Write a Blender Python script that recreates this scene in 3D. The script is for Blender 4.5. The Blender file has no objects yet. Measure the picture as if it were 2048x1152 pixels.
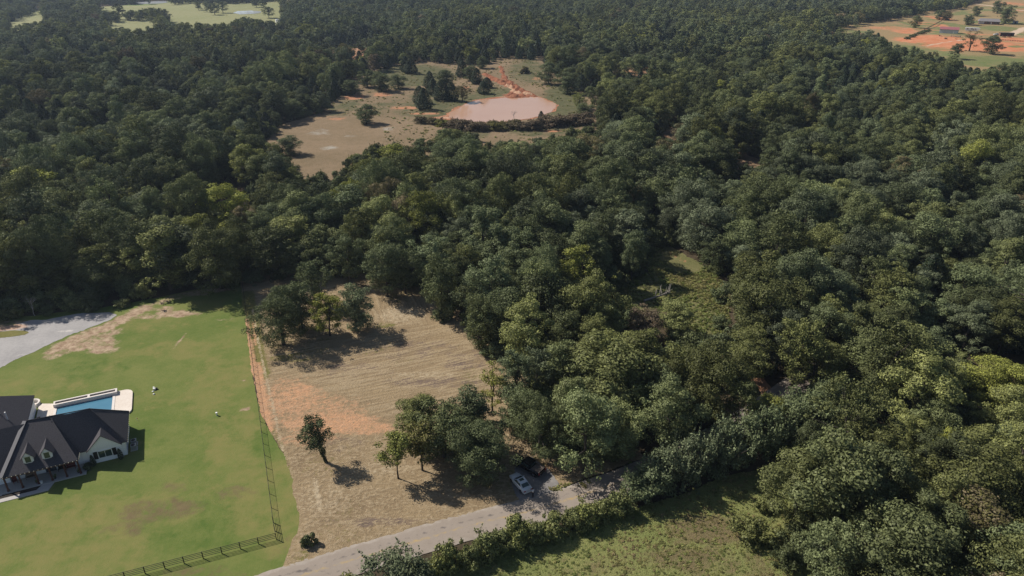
import bpy, bmesh, math, random
import numpy as np
from mathutils import Vector, Matrix
R = math.radians
PI = math.pi

# ---------------------------------------------------------------- camera, sky, sun, exposure
sc = bpy.context.scene
COL = sc.collection
CAMH, PITCH, FPX = 78.0, 26.3, 1400.0            # drone height (m), pitch below horizontal, focal length in photo pixels
cam_d = bpy.data.cameras.new("camera"); cam = bpy.data.objects.new("camera", cam_d); COL.objects.link(cam)
cam.location = (0, 0, CAMH); cam.rotation_euler = (R(90 - PITCH), 0, 0)
cam_d.sensor_width = 36.0; cam_d.lens = FPX / 2048 * 36.0
cam_d.clip_start = 0.5; cam_d.clip_end = 6000
sc.camera = cam
HAZE = 0.00010                                    # density of the air, per metre
SUN_AZ, SUN_EL = 153.0, 42.0                      # azimuth counter-clockwise from +X, elevation
SUNV = Vector((math.cos(R(SUN_AZ)) * math.cos(R(SUN_EL)), math.sin(R(SUN_AZ)) * math.cos(R(SUN_EL)), math.sin(R(SUN_EL))))
w = bpy.data.worlds.new("World"); sc.world = w; w.use_nodes = True
nt = w.node_tree
sky = nt.nodes.new("ShaderNodeTexSky"); sky.sky_type = 'NISHITA'; sky.sun_disc = False
sky.sun_elevation = R(SUN_EL); sky.sun_rotation = R(90 - SUN_AZ)
sky.air_density = 1.0; sky.dust_density = 1.0
nt.links.new(sky.outputs[0], nt.nodes["Background"].inputs[0]); nt.nodes["Background"].inputs[1].default_value = 0.064
sd = bpy.data.lights.new("sun", 'SUN'); sd.energy = 5.0; sd.angle = R(0.5); sd.color = (1.0, 0.93, 0.83)
so = bpy.data.objects.new("sun", sd); COL.objects.link(so); so.rotation_euler = SUNV.to_track_quat('Z', 'Y').to_euler()
sc.view_settings.view_transform = 'Standard'; sc.view_settings.look = 'None'
sc.view_settings.exposure = 0.2; sc.view_settings.gamma = 1.0
sc.render.engine = 'CYCLES'
sc.cycles.max_bounces = 5; sc.cycles.diffuse_bounces = 2; sc.cycles.transmission_bounces = 3; sc.cycles.transparent_max_bounces = 4
sc.cycles.volume_bounces = 0
sc.cycles.use_denoising = True; sc.cycles.denoiser = 'OPENIMAGEDENOISE'; sc.cycles.denoising_prefilter = 'NONE'; sc.cycles.denoising_input_passes = 'RGB_ALBEDO_NORMAL'; sc.cycles.use_adaptive_sampling = False

# ---------------------------------------------------------------- survey helper: point of the ground seen along a sight line of the survey photo
CP, SP = math.cos(R(PITCH)), math.sin(R(PITCH))
def at(u, v, z=0.0):
    u = np.asarray(u, float); v = np.asarray(v, float)
    a = (u - 1024) / FPX; b = (576 - v) / FPX
    k = (CAMH - z) / (SP - b * CP)
    return a * k, (CP + b * SP) * k
def pts(poly): return [tuple(float(t) for t in at(u, v)) for u, v in poly]
def to_px(x, y, z):
    zz = np.asarray(z, float) - CAMH
    d = y * CP - zz * SP; vv = y * SP + zz * CP
    d = np.where(d < 1, 1, d)
    return 1024 + FPX * x / d, 576 - FPX * vv / d, d

# ---------------------------------------------------------------- noise, polygons
def _h(i, j, s):
    n = (i.astype(np.int64) * 374761393 + j.astype(np.int64) * 668265263 + s * 974634777) & 0x7fffffff
    n = ((n ^ (n >> 13)) * 1274126177) & 0x7fffffff
    n = (n ^ (n >> 16)) & 0x7fffffff
    return (n % 65536) / 65535.0
def vnoise(x, y, s=0):
    x = np.asarray(x, float); y = np.asarray(y, float)
    i = np.floor(x); j = np.floor(y); fx = x - i; fy = y - j
    fx = fx * fx * (3 - 2 * fx); fy = fy * fy * (3 - 2 * fy)
    a = _h(i, j, s); b = _h(i + 1, j, s); c = _h(i, j + 1, s); d = _h(i + 1, j + 1, s)
    return (a + (b - a) * fx) * (1 - fy) + (c + (d - c) * fx) * fy
def fbm(x, y, s=0, o=4):
    t = 0; a = 0.5; n = 0
    for k in range(o):
        t = t + a * vnoise(x * 2 ** k + 17.3 * k, y * 2 ** k - 9.1 * k, s + k); n += a; a *= 0.5
    return t / n                                  # 0..1
def sstep(a, b, x):
    t = np.clip((x - a) / (b - a), 0, 1); return t * t * (3 - 2 * t)
def inside(px, py, poly):
    px = np.asarray(px, float); py = np.asarray(py, float); r = np.zeros(px.shape, bool); n = len(poly)
    for k in range(n):
        x1, y1 = poly[k]; x2, y2 = poly[(k + 1) % n]
        if y1 == y2: continue
        c = ((y1 > py) != (y2 > py)) & (px < (x2 - x1) * (py - y1) / (y2 - y1) + x1)
        r ^= c
    return r
def dline(px, py, line, closed=False):
    d = np.full(np.shape(px), 1e9); n = len(line)
    for k in range(n if closed else n - 1):
        x1, y1 = line[k]; x2, y2 = line[(k + 1) % n]
        dx, dy = x2 - x1, y2 - y1; L = dx * dx + dy * dy + 1e-9
        t = np.clip(((px - x1) * dx + (py - y1) * dy) / L, 0, 1)
        d = np.minimum(d, np.hypot(px - x1 - t * dx, py - y1 - t * dy))
    return d
def sdf(px, py, poly):
    d = dline(px, py, poly, True); return np.where(inside(px, py, poly), d, -d)

PONDC = at(1010, 216)
def ground_h(x, y):
    x = np.asarray(x, float); y = np.asarray(y, float)
    a = sstep(190, 420, y) * 6.0
    f = 1 - np.exp(-((x - PONDC[0]) / 75) ** 2 - ((y - PONDC[1]) / 75) ** 2)
    return a * f * (fbm(x / 150 + 3, y / 150 + 7, 5, 3) - 0.5)

# ---------------------------------------------------------------- object helpers
def mesh_obj(name, verts, faces, mats, parent=None, smooth=False, link=True, mat_idx=None):
    me = bpy.data.meshes.new(name)
    me.from_pydata([tuple(v) for v in verts] if not isinstance(verts, np.ndarray) else verts.tolist(), [], faces if isinstance(faces, list) else faces.tolist())
    for m in (mats if isinstance(mats, (list, tuple)) else [mats]): me.materials.append(m)
    if mat_idx is not None: me.polygons.foreach_set('material_index', np.asarray(mat_idx, np.int32))
    if smooth: me.polygons.foreach_set('use_smooth', np.ones(len(me.polygons), bool))
    me.update()
    o = bpy.data.objects.new(name, me)
    if link: COL.objects.link(o)
    if parent is not None: o.parent = parent
    return o
def tag(o, label, cat, group=None):
    o['label'] = label; o['category'] = cat
    if group: o['group'] = group
    return o
def empty(name, loc, rz=0.0, label=None, cat=None, group=None):
    o = bpy.data.objects.new(name, None); COL.objects.link(o); o.location = loc; o.rotation_euler = (0, 0, rz)
    o.empty_display_size = 0.5
    if label: tag(o, label, cat, group)
    return o
def copy_tree(src, loc, rz, scale=None, label=None, group=None):
    c = src.copy(); COL.objects.link(c); c.location = loc; c.rotation_euler = (0, 0, rz)
    if scale is not None: c.scale = scale
    if label: c['label'] = label
    if group: c['group'] = group
    for ch in list(src.children):
        d = ch.copy(); COL.objects.link(d); d.parent = c
        for g in list(ch.children):
            e = g.copy(); COL.objects.link(e); e.parent = d
    return c

class MB:
    """collects shapes for ONE mesh"""
    def __init__(s): s.v = []; s.f = []
    def add(s, vs, fs):
        n = len(s.v); s.v += [tuple(map(float, v)) for v in vs]; s.f += [tuple(i + n for i in f) for f in fs]; return s
    def box(s, c, d, rz=0.0, taper=1.0):
        x, y, z = d[0] / 2, d[1] / 2, d[2] / 2; cs, sn = math.cos(rz), math.sin(rz); vs = []
        for kz in (-1, 1):
            t = taper if kz > 0 else 1
            for kx, ky in ((-1, -1), (1, -1), (1, 1), (-1, 1)):
                a, b = kx * x * t, ky * y * t
                vs.append((c[0] + a * cs - b * sn, c[1] + a * sn + b * cs, c[2] + kz * z))
        return s.add(vs, [(3, 2, 1, 0), (4, 5, 6, 7), (0, 1, 5, 4), (1, 2, 6, 5), (2, 3, 7, 6), (3, 0, 4, 7)])
    def tube(s, path, rad, n=6, cap=True):
        P = [Vector(p) for p in path]; rings = []
        for i, p in enumerate(P):
            t = (P[min(i + 1, len(P) - 1)] - P[max(i - 1, 0)]); t = t.normalized() if t.length > 1e-6 else Vector((0, 0, 1))
            up = Vector((0, 0, 1)) if abs(t.z) < 0.95 else Vector((1, 0, 0))
            a = t.cross(up).normalized(); b = t.cross(a)
            r = rad[i] if isinstance(rad, (list, tuple)) else rad
            rings.append([p + (a * math.cos(2 * PI * k / n) + b * math.sin(2 * PI * k / n)) * r for k in range(n)])
        vs = [v for r in rings for v in r]; fs = []
        for i in range(len(P) - 1):
            for k in range(n):
                k2 = (k + 1) % n; fs.append((i * n + k, i * n + k2, (i + 1) * n + k2, (i + 1) * n + k))
        if cap: fs += [tuple(range(n - 1, -1, -1)), tuple((len(P) - 1) * n + k for k in range(n))]
        return s.add(vs, fs)
    def prism(s, poly, z0, z1):
        n = len(poly); vs = [(x, y, z0) for x, y in poly] + [(x, y, z1) for x, y in poly]
        return s.add(vs, [tuple(range(n - 1, -1, -1)), tuple(range(n, 2 * n))] + [(k, (k + 1) % n, n + (k + 1) % n, n + k) for k in range(n)])
    def loft(s, sections, cap=True):
        n = len(sections[0]); vs = [p for q in sections for p in q]; fs = []
        for i in range(len(sections) - 1):
            for k in range(n):
                k2 = (k + 1) % n; fs.append((i * n + k, i * n + k2, (i + 1) * n + k2, (i + 1) * n + k))
        if cap: fs += [tuple(range(n - 1, -1, -1)), tuple((len(sections) - 1) * n + k for k in range(n))]
        return s.add(vs, fs)
    def ball(s, c, r, n=8, m=6):
        r = r if isinstance(r, (tuple, list)) else (r, r, r); vs = [(c[0], c[1], c[2] + r[2])]
        for i in range(1, m):
            a = PI * i / m
            vs += [(c[0] + r[0] * math.sin(a) * math.cos(2 * PI * k / n), c[1] + r[1] * math.sin(a) * math.sin(2 * PI * k / n), c[2] + r[2] * math.cos(a)) for k in range(n)]
        vs.append((c[0], c[1], c[2] - r[2])); fs = [(0, 1 + k, 1 + (k + 1) % n) for k in range(n)]
        for i in range(m - 2):
            for k in range(n): fs.append((1 + i * n + k, 1 + (i + 1) * n + k, 1 + (i + 1) * n + (k + 1) % n, 1 + i * n + (k + 1) % n))
        L = len(vs) - 1; b = 1 + (m - 2) * n; fs += [(b + (k + 1) % n, b + k, L) for k in range(n)]
        return s.add(vs, fs)
    def build(s, name, mat, parent=None, smooth=False):
        return mesh_obj(name, s.v, s.f, mat, parent, smooth)

# ---------------------------------------------------------------- materials
class NB:
    def __init__(s, name):
        s.m = bpy.data.materials.new(name); s.m.use_nodes = True; s.t = s.m.node_tree; s.t.nodes.clear()
        s.out = s.t.nodes.new('ShaderNodeOutputMaterial')
    def n(s, k): return s.t.nodes.new(k)
    def l(s, a, b): s.t.links.new(a, b)
    def put(s, sock, v):
        if hasattr(v, 'links') or isinstance(v, bpy.types.NodeSocket): s.l(v, sock)
        elif isinstance(v, (tuple, list)): sock.default_value = (*v, 1.0) if len(v) == 3 and len(sock.default_value) == 4 else v
        else: sock.default_value = v
    def pos(s, scale=(1, 1, 1), rz=0.0, kind='Position'):
        if kind == 'Position': o = s.n('ShaderNodeNewGeometry').outputs['Position']
        else: o = s.n('ShaderNodeTexCoord').outputs['Object']
        m = s.n('ShaderNodeMapping'); m.inputs['Scale'].default_value = scale; m.inputs['Rotation'].default_value = (0, 0, rz)
        s.l(o, m.inputs['Vector']); return m.outputs[0]
    def noise(s, scale, detail=4, rough=0.55, vec=None, dist=0.0):
        k = s.n('ShaderNodeTexNoise'); k.inputs['Scale'].default_value = scale; k.inputs['Detail'].default_value = detail
        k.inputs['Roughness'].default_value = rough; k.inputs['Distortion'].default_value = dist
        s.l(vec if vec is not None else s.pos(), k.inputs['Vector']); return k.outputs[0]
    def vor(s, scale, vec=None):
        k = s.n('ShaderNodeTexVoronoi'); k.inputs['Scale'].default_value = scale
        s.l(vec if vec is not None else s.pos(), k.inputs['Vector']); return k
    def step(s, v, a, b):
        k = s.n('ShaderNodeMapRange'); k.inputs[1].default_value = a; k.inputs[2].default_value = b; k.interpolation_type = 'SMOOTHSTEP'
        s.put(k.inputs[0], v); return k.outputs[0]
    def math(s, op, a, b=0.0):
        k = s.n('ShaderNodeMath'); k.operation = op; s.put(k.inputs[0], a); s.put(k.inputs[1], b); return k.outputs[0]
    def mix(s, f, a, b):
        k = s.n('ShaderNodeMix'); k.data_type = 'RGBA'; s.put(k.inputs[0], f); s.put(k.inputs[6], a); s.put(k.inputs[7], b); return k.outputs[2]
    def ramp(s, f, stops):
        k = s.n('ShaderNodeValToRGB'); e = k.color_ramp.elements
        while len(e) < len(stops): e.new(0.5)
        for q, (p, c) in zip(e, stops): q.position = p; q.color = (*c, 1)
        s.l(f, k.inputs[0]); return k.outputs[0]
    def attr(s, name, kind='GEOMETRY'):
        k = s.n('ShaderNodeAttribute'); k.attribute_name = name; k.attribute_type = kind; return k.outputs['Fac']
    def bump(s, h, strength=0.5, dist=0.1):
        k = s.n('ShaderNodeBump'); k.inputs['Strength'].default_value = strength; k.inputs['Distance'].default_value = dist; s.l(h, k.inputs['Height']); return k.outputs[0]
    def pbr(s, col, rough=0.8, metal=0.0, normal=None, spec=0.3, **kw):
        b = s.n('ShaderNodeBsdfPrincipled'); s.put(b.inputs['Base Color'], col); s.put(b.inputs['Roughness'], rough); s.put(b.inputs['Metallic'], metal)
        b.inputs['Specular IOR Level'].default_value = spec
        if normal is not None: s.l(normal, b.inputs['Normal'])
        for k, v in kw.items(): s.put(b.inputs[k.replace('_', ' ')], v)
        s.l(b.outputs[0], s.out.inputs[0]); return s.m
def flat(name, col, rough=0.7, var=0.12, scale=3.0, metal=0.0, spec=0.3, **kw):
    b = NB(name); f = b.noise(scale, 3, vec=b.pos(kind='Object'))
    return b.pbr(b.mix(f, tuple(c * (1 - var) for c in col), tuple(min(1, c * (1 + var)) for c in col)), rough, metal, spec=spec, **kw)

def foliage(name, stops, bright=(0.62, 1.38), trans=0.12, gloss=0.02):
    b = NB(name)
    hue = b.attr('hue', 'INSTANCER'); tint = b.attr('tint', 'INSTANCER')
    g = b.n('ShaderNodeNewGeometry'); ri = g.outputs['Random Per Island']
    h2 = b.math('ADD', hue, b.math('MULTIPLY', b.math('SUBTRACT', ri, 0.5), 0.10))
    col = b.ramp(h2, stops)
    k = b.math('MULTIPLY', b.math('ADD', b.math('MULTIPLY', tint, bright[1] - bright[0]), bright[0]), b.math('ADD', b.math('MULTIPLY', ri, 0.65), 0.675))
    mul = b.n('ShaderNodeVectorMath'); mul.operation = 'SCALE'; b.l(col, mul.inputs[0]); b.l(k, mul.inputs['Scale']); col = mul.outputs[0]
    d = b.n('ShaderNodeBsdfDiffuse'); b.l(col, d.inputs[0])
    t = b.n('ShaderNodeBsdfTranslucent'); b.l(b.mix(0.25, col, (0.11, 0.15, 0.02)), t.inputs[0])
    gl = b.n('ShaderNodeBsdfGlossy'); gl.inputs['Roughness'].default_value = 0.5; gl.inputs[0].default_value = (0.5, 0.5, 0.45, 1)
    m1 = b.n('ShaderNodeMixShader'); m1.inputs[0].default_value = trans; b.l(d.outputs[0], m1.inputs[1]); b.l(t.outputs[0], m1.inputs[2])
    m2 = b.n('ShaderNodeMixShader'); m2.inputs[0].default_value = gloss; b.l(m1.outputs[0], m2.inputs[1]); b.l(gl.outputs[0], m2.inputs[2])
    b.l(m2.outputs[0], b.out.inputs[0]); return b.m
# hue 0 = blue green, .35 = dark green, .6 = olive, .8 = yellow green, 1 = russet / grey brown
LEAF_STOPS = [(0.0, (0.140, 0.162, 0.098)), (0.25, (0.128, 0.154, 0.075)), (0.5, (0.146, 0.165, 0.070)), (0.68, (0.176, 0.188, 0.069)), (0.82, (0.250, 0.265, 0.050)), (1.0, (0.175, 0.132, 0.095))]
M_LEAF = foliage('leaves', LEAF_STOPS)
M_CEDAR = foliage('cedar_needles', [(0.0, (0.036, 0.054, 0.036)), (0.5, (0.044, 0.062, 0.030)), (1.0, (0.070, 0.078, 0.036))], trans=0.12, gloss=0.03)
M_WEED = foliage('weed_leaves', [(0.0, (0.16, 0.21, 0.065)), (0.4, (0.24, 0.275, 0.085)), (0.7, (0.28, 0.26, 0.10)), (1.0, (0.31, 0.24, 0.13))], trans=0.42, gloss=0.03)
def bark(name, a, b_):
    b = NB(name); v = b.pos((6, 6, 1.2), kind='Object'); f = b.noise(2.0, 5, vec=v)
    return b.pbr(b.mix(f, a, b_), 0.9, normal=b.bump(f, 0.6, 0.05))
M_BARK = bark('bark', (0.035, 0.028, 0.022), (0.10, 0.085, 0.07))
M_DEADWOOD = bark('dead_wood', (0.20, 0.18, 0.165), (0.36, 0.33, 0.31))

def ground_mat(name, base, layers=(), bump=(1.5, 0.5, 0.15), nz=(0.12, 1.1), fine=3.0, stretch=None, extra=None):
    """base = two colours; layers = [(attribute, colour a, colour b, edge noise scale)]"""
    b = NB(name); vec = b.pos(*stretch) if stretch else b.pos()
    big = b.noise(nz[0], 5, vec=b.pos()); mid = b.noise(nz[1], 6, 0.65, vec=vec); fin = b.noise(fine, 4, 0.7, vec=vec)
    f = b.math('ADD', b.math('MULTIPLY', big, 0.45), b.math('ADD', b.math('MULTIPLY', mid, 0.3), b.math('MULTIPLY', fin, 0.25)))
    f = b.step(f, 0.30, 0.70)
    col = b.mix(f, base[0], base[1])
    for a, c1, c2, s_ in layers:
        k = b.attr(a); e = b.noise(s_, 6, 0.7, vec=vec)
        mk = b.step(b.math('ADD', k, b.math('MULTIPLY', b.math('SUBTRACT', e, 0.5), 1.7)), 0.26, 0.74)
        g = b.step(b.noise(s_ * 1.7, 5, 0.7, vec=vec), 0.3, 0.7)
        col = b.mix(mk, col, b.mix(g, c1, c2))
    hgt = b.math('ADD', b.noise(bump[0], 6, 0.7, vec=vec), b.math('MULTIPLY', b.noise(bump[0] * 4, 3, 0.7, vec=vec), 0.5))
    return b.pbr(col, 0.95, normal=b.bump(hgt, bump[1], bump[2]), spec=0.1)

# ---------------------------------------------------------------- terrain sheets
def sheet(name, poly, res, lift, mat, amp=0.6, wl=6.0, attrs=None, disp=None, kind='structure'):
    """grid sheet clipped to a polygon whose edge wanders a little; attrs: name -> f(x, y) in 0..1; disp: f(x, y, distance to edge) in metres"""
    P = np.array(poly); x0, y0 = P.min(0) - 2; x1, y1 = P.max(0) + 2
    nx, ny = int((x1 - x0) / res) + 2, int((y1 - y0) / res) + 2
    X, Y = np.meshgrid(x0 + np.arange(nx) * res, y0 + np.arange(ny) * res); X = X.ravel(); Y = Y.ravel()
    def S(x, y): return sdf(x, y, poly) + amp * 2 * (fbm(x / wl, y / wl, 31, 4) - 0.5)
    D = S(X, Y)
    near = np.abs(D) < 1.3 * res
    xs, ys = X[near], Y[near]; e = res * 0.3
    gx = (S(xs + e, ys) - S(xs - e, ys)) / (2 * e); gy = (S(xs, ys + e) - S(xs, ys - e)) / (2 * e); g2 = np.maximum(gx * gx + gy * gy, 0.3)
    dd = D[near]; mv = np.abs(dd) < 0.75 * res
    mx, my = -dd * gx / g2, -dd * gy / g2; ml = np.maximum(np.hypot(mx, my), 1e-9); lim = np.minimum(1, 0.48 * res / ml)
    X[near] = np.where(mv, xs + mx * lim, xs); Y[near] = np.where(mv, ys + my * lim, ys)
    ok = D > -0.75 * res
    idx = np.arange(nx * ny).reshape(ny, nx)
    q = np.stack([idx[:-1, :-1], idx[:-1, 1:], idx[1:, 1:], idx[1:, :-1]], -1).reshape(-1, 4)
    q = q[ok[q].all(1) & (D[q].max(1) > 0)]
    used, inv = np.unique(q, return_inverse=True); q = inv.reshape(-1, 4)
    x, y, d = X[used], Y[used], np.maximum(D[used], 0)
    z = ground_h(x, y) + lift
    if disp is not None: z = z + disp(x, y, d)
    me = bpy.data.meshes.new(name); me.vertices.add(len(x)); me.vertices.foreach_set('co', np.stack([x, y, z], -1).astype(np.float32).ravel())
    me.loops.add(q.size); me.loops.foreach_set('vertex_index', q.astype(np.int32).ravel())
    me.polygons.add(len(q)); me.polygons.foreach_set('loop_start', np.arange(0, q.size, 4, dtype=np.int32))
    me.polygons.foreach_set('use_smooth', np.ones(len(q), bool))
    for k, f in (attrs or {}).items():
        a = me.attributes.new(k, 'FLOAT', 'POINT'); a.data.foreach_set('value', np.clip(f(x, y), 0, 1).astype(np.float32))
    me.materials.append(mat); me.update(calc_edges=True); me.validate()
    o = bpy.data.objects.new(name, me); COL.objects.link(o); o['kind'] = kind
    return o
def blob(*spots):
    """soft patches: (px u, v, radius along x in px, radius along y in px, weight)"""
    S_ = []
    for u, v, ru, rv, wt in spots:
        c = at(u, v); a = at(u + ru, v); b = at(u, v - rv); S_.append((c[0], c[1], abs(a[0] - c[0]), abs(b[1] - c[1]), wt))
    def f(x, y):
        r = np.zeros(np.shape(x))
        for cx, cy, rx, ry, wt in S_:
            q = np.hypot((x - cx) / rx, (y - cy) / ry); r = np.maximum(r, wt * (1 - sstep(0.45, 1.25, q)))
        return r
    return f
def strip(line, w_, wt=1.0):
    L = pts(line)
    return lambda x, y: wt * (1 - sstep(0.3 * w_, w_, dline(x, y, L)))
def vmax(*fs): return lambda x, y: np.max([f(x, y) for f in fs], 0)

# polygons in survey-photo pixels
LAWN = [(-900, 1500), (-700, 640), (-250, 640), (60, 632), (230, 612), (330, 592), (430, 572), (486, 566), (492, 640), (499, 700), (508, 760), (519, 820), (538, 862), (555, 890), (574, 916), (592, 983), (606, 1054), (592, 1105), (575, 1148), (480, 1190), (250, 1300), (-200, 1500)]
DRIVE = [(-420, 1010), (0, 736), (37, 716), (66, 705), (100, 688), (137, 671), (175, 657), (219, 641), (235, 631), (219, 625), (156, 627), (94, 639), (59, 641), (31, 649), (0, 655), (-300, 670), (-700, 800)]
HAY = [(480, 560), (560, 545), (900, 545), (1020, 640), (1120, 720), (1180, 800), (1230, 870), (1290, 915), (1200, 948), (1100, 983), (1000, 1010), (937, 1036), (850, 1058), (711, 1099), (558, 1145), (577, 1102), (599, 1056), (588, 985), (572, 918), (556, 893), (539, 864), (520, 822), (510, 780), (492, 650), (484, 600)]
ROADC = [(60, 1330), (220, 1285), (380, 1232), (560, 1167), (715, 1118), (830, 1084), (940, 1052), (1070, 1020), (1200, 979), (1300, 940), (1400, 893), (1480, 848), (1560, 795), (1640, 735), (1730, 660)]
PARK = [(1022, 968), (1034, 925), (1062, 915), (1090, 935), (1108, 955), (1124, 985), (1095, 1012), (1050, 1022)]
MEADOW = [(560, 1330), (690, 1190), (780, 1150), (900, 1115), (1100, 1062), (1300, 1008), (1480, 945), (1580, 935), (1640, 1000), (1700, 1330)]
PASTURE = [(520, 300), (548, 252), (640, 226), (690, 188), (700, 163), (760, 136), (830, 122), (960, 128), (1010, 112), (1070, 114), (1120, 150), (1165, 186), (1205, 215), (1215, 262), (1180, 300), (1080, 330), (920, 325), (860, 335), (780, 350), (700, 380), (640, 395), (580, 370), (545, 345)]
POND = [(898, 236), (904, 226), (920, 215), (940, 206), (960, 200), (990, 197), (1030, 194), (1060, 192), (1085, 197), (1105, 206), (1113, 213), (1106, 222), (1085, 231), (1060, 238), (1020, 243), (980, 245), (935, 245)]
BANK = [(890, 240), (858, 236), (893, 230), (908, 217), (932, 206), (958, 199), (992, 194), (1020, 192), (1032, 186), (1058, 188), (1086, 196), (1107, 204), (1116, 213), (1108, 223), (1086, 232), (1060, 239), (1020, 244), (980, 246), (920, 246)]
GULLY = [(998, 131), (1004, 133), (1009, 147), (1019, 159), (1036, 169), (1058, 183), (1078, 194), (1040, 197), (1012, 196), (1003, 190), (1026, 187), (1014, 174), (994, 165), (972, 153), (966, 147), (978, 147), (996, 157), (1007, 160), (1002, 146)]
BRUSH = [(1275, 505), (1315, 475), (1380, 515), (1415, 535), (1455, 575), (1460, 640), (1440, 690), (1370, 690), (1320, 640), (1240, 630), (1235, 560), (1300, 545)]
FIELD = [(-40, 70), (40, 30), (100, 14), (180, 14), (250, 8), (340, 2), (480, 2), (590, 0), (575, 45), (540, 55), (440, 62), (330, 66), (200, 70)]
YARD = [(1650, 62), (1745, 40), (1800, 34), (1850, 24), (1910, 20), (1950, 8), (2000, -4), (2300, -10), (2500, 180), (2050, 190), (1960, 165), (1900, 140), (1830, 118), (1780, 100), (1730, 78)]

# base ground
g_mat = ground_mat('forest_floor', ((0.045, 0.036, 0.024), (0.105, 0.080, 0.050)), bump=(0.8, 0.6, 0.3), nz=(0.03, 0.3), fine=1.5)
def grid_obj(name, x0, x1, y0, y1, r, mat):
    nx, ny = int((x1 - x0) / r) + 1, int((y1 - y0) / r) + 1
    X, Y = np.meshgrid(np.linspace(x0, x1, nx), np.linspace(y0, y1, ny)); Z = ground_h(X, Y)
    i = np.arange(nx * ny).reshape(ny, nx); q = np.stack([i[:-1, :-1], i[:-1, 1:], i[1:, 1:], i[1:, :-1]], -1).reshape(-1, 4)
    o = mesh_obj(name, np.stack([X.ravel(), Y.ravel(), Z.ravel()], -1), q, mat, smooth=True); o['kind'] = 'structure'; return o
grid_obj('ground', -1500, 1500, 0, 2600, 10.0, g_mat)

# lawn
lawn_mat = ground_mat('lawn_grass', ((0.092, 0.138, 0.030), (0.172, 0.186, 0.058)),
    [('lush', (0.070, 0.118, 0.024), (0.092, 0.138, 0.030), 0.3), ('dry', (0.20, 0.185, 0.065), (0.165, 0.175, 0.055), 0.25), ('brown', (0.135, 0.105, 0.055), (0.17, 0.135, 0.07), 0.30), ('dirt', (0.23, 0.155, 0.10), (0.46, 0.35, 0.25), 0.42)],
    bump=(2.5, 0.6, 0.08), nz=(0.055, 0.22), fine=1.6)
LDRY = blob((60, 770, 160, 40, .45), (300, 800, 120, 25, .42), (380, 1010, 150, 40, .4), (80, 1080, 150, 50, .45), (430, 700, 60, 90, .35), (260, 900, 30, 40, .45), (440, 860, 80, 20, .4), (300, 650, 110, 20, .5), (420, 610, 60, 18, .5))
sheet('lawn', pts(LAWN), 0.8, 0.025, lawn_mat, 0.35, 3.0, {
    'lush': lambda x, y: .40 * sstep(.46, .66, fbm(x / 22 + 3, y / 11, 91, 4)),
    'dirt': vmax(strip([(105, 712), (160, 690), (230, 664)], 3.0, .6), strip([(110, 700), (150, 678), (215, 654), (262, 630), (285, 618)], 3.4, 0.72), strip([(262, 630), (300, 612), (345, 596), (420, 580)], 2.6, 0.5), blob((150, 692, 55, 14, 0.7), (205, 700, 42, 10, .72), (215, 680, 25, 8, .6), (350, 628, 55, 9, .72), (330, 618, 40, 7, .6), (290, 632, 60, 9, .55), (180, 688, 70, 16, .62), (440, 580, 26, 6, .75), (360, 680, 2.5, 22, .75), (494, 818, 12, 5, .85), (486, 762, 9, 4, .7), (20, 650, 60, 12, .6), (450, 638, 30, 5, .45), (390, 588, 40, 5, .6))),
    'brown': blob((320, 1020, 110, 30, .55), (250, 1060, 60, 20, .5), (470, 985, 60, 18, .5), (350, 975, 50, 14, .4), (400, 1150, 120, 25, .45), (560, 1100, 30, 30, .35)),
    'dry': lambda x, y: np.maximum(.95 * sstep(.48, .70, fbm(x / 16, y / 16, 71, 4)) * .62, LDRY(x, y))})

# gravel drive with a grass island
gravel_mat = ground_mat('gravel', ((0.27, 0.262, 0.262), (0.41, 0.395, 0.388)), [('pale', (0.56, 0.53, 0.50), (0.60, 0.57, 0.53), 0.35), ('red', (0.50, 0.34, 0.25), (0.42, 0.28, 0.20), 0.2)], bump=(6, 0.4, 0.05), nz=(0.15, 1.5), fine=6)
sheet('driveway', pts(DRIVE), 0.9, 0.05, gravel_mat, 0.35, 2.5, {'pale': blob((130, 662, 24, 3, .42), (50, 712, 40, 4, .4)), 'red': blob((0, 655, 60, 9, .85), (-100, 665, 120, 16, .85))})
isl_mat = ground_mat('island_grass', ((0.13, 0.135, 0.04), (0.21, 0.18, 0.07)), nz=(.2, 1))
sheet('grass_island', pts([(-200, 672), (0, 664), (30, 661), (50, 662), (59, 665), (50, 670), (20, 674), (-60, 682), (-200, 690)]), 0.6, 0.075, isl_mat, 0.2, 2.0)

# mown field: cut straw lying in windrows
hp = pts(HAY)
cR, sR = math.cos(R(21)), math.sin(R(21))
def straw(x, y, d, raw=False):
    a = x * cR + y * sR; b = -x * sR + y * cR + 0.9 * (fbm(x / 14, y / 14, 3, 2) - .5)
    rows = np.abs(fbm(a / 8.0, b / 0.55, 11, 4) - 0.5) * 2
    rows2 = np.abs(fbm(b / 9.0, a / 0.95, 12, 4) - 0.5) * 2
    loose = np.abs(fbm(x / 0.95 + .5 * b, y / 0.42, 13, 3) - 0.5) * 2
    ux, uy, _ = to_px(x, y, 0)
    k = np.clip(sstep(880, 800, uy), 0, 1); kv = sstep(660, 630, uy) * sstep(690, 760, ux)
    hh = rows * k * (1 - kv) + rows2 * kv * 1.1 + loose * (1 - k) * 1.0
    hp_ = np.clip(1 - hh * 2.6, 0, 1)
    if raw: return hp_ * .8
    return (0.04 + 0.13 * hp_ ** 1.3 * sstep(0, 1.0, d)) * sstep(-.5, 1.5, -sdf(x, y, pts(PARK))) * (0.6 + 0.8 * fbm(x / 12, y / 12, 4, 2)) * 0.75
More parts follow.
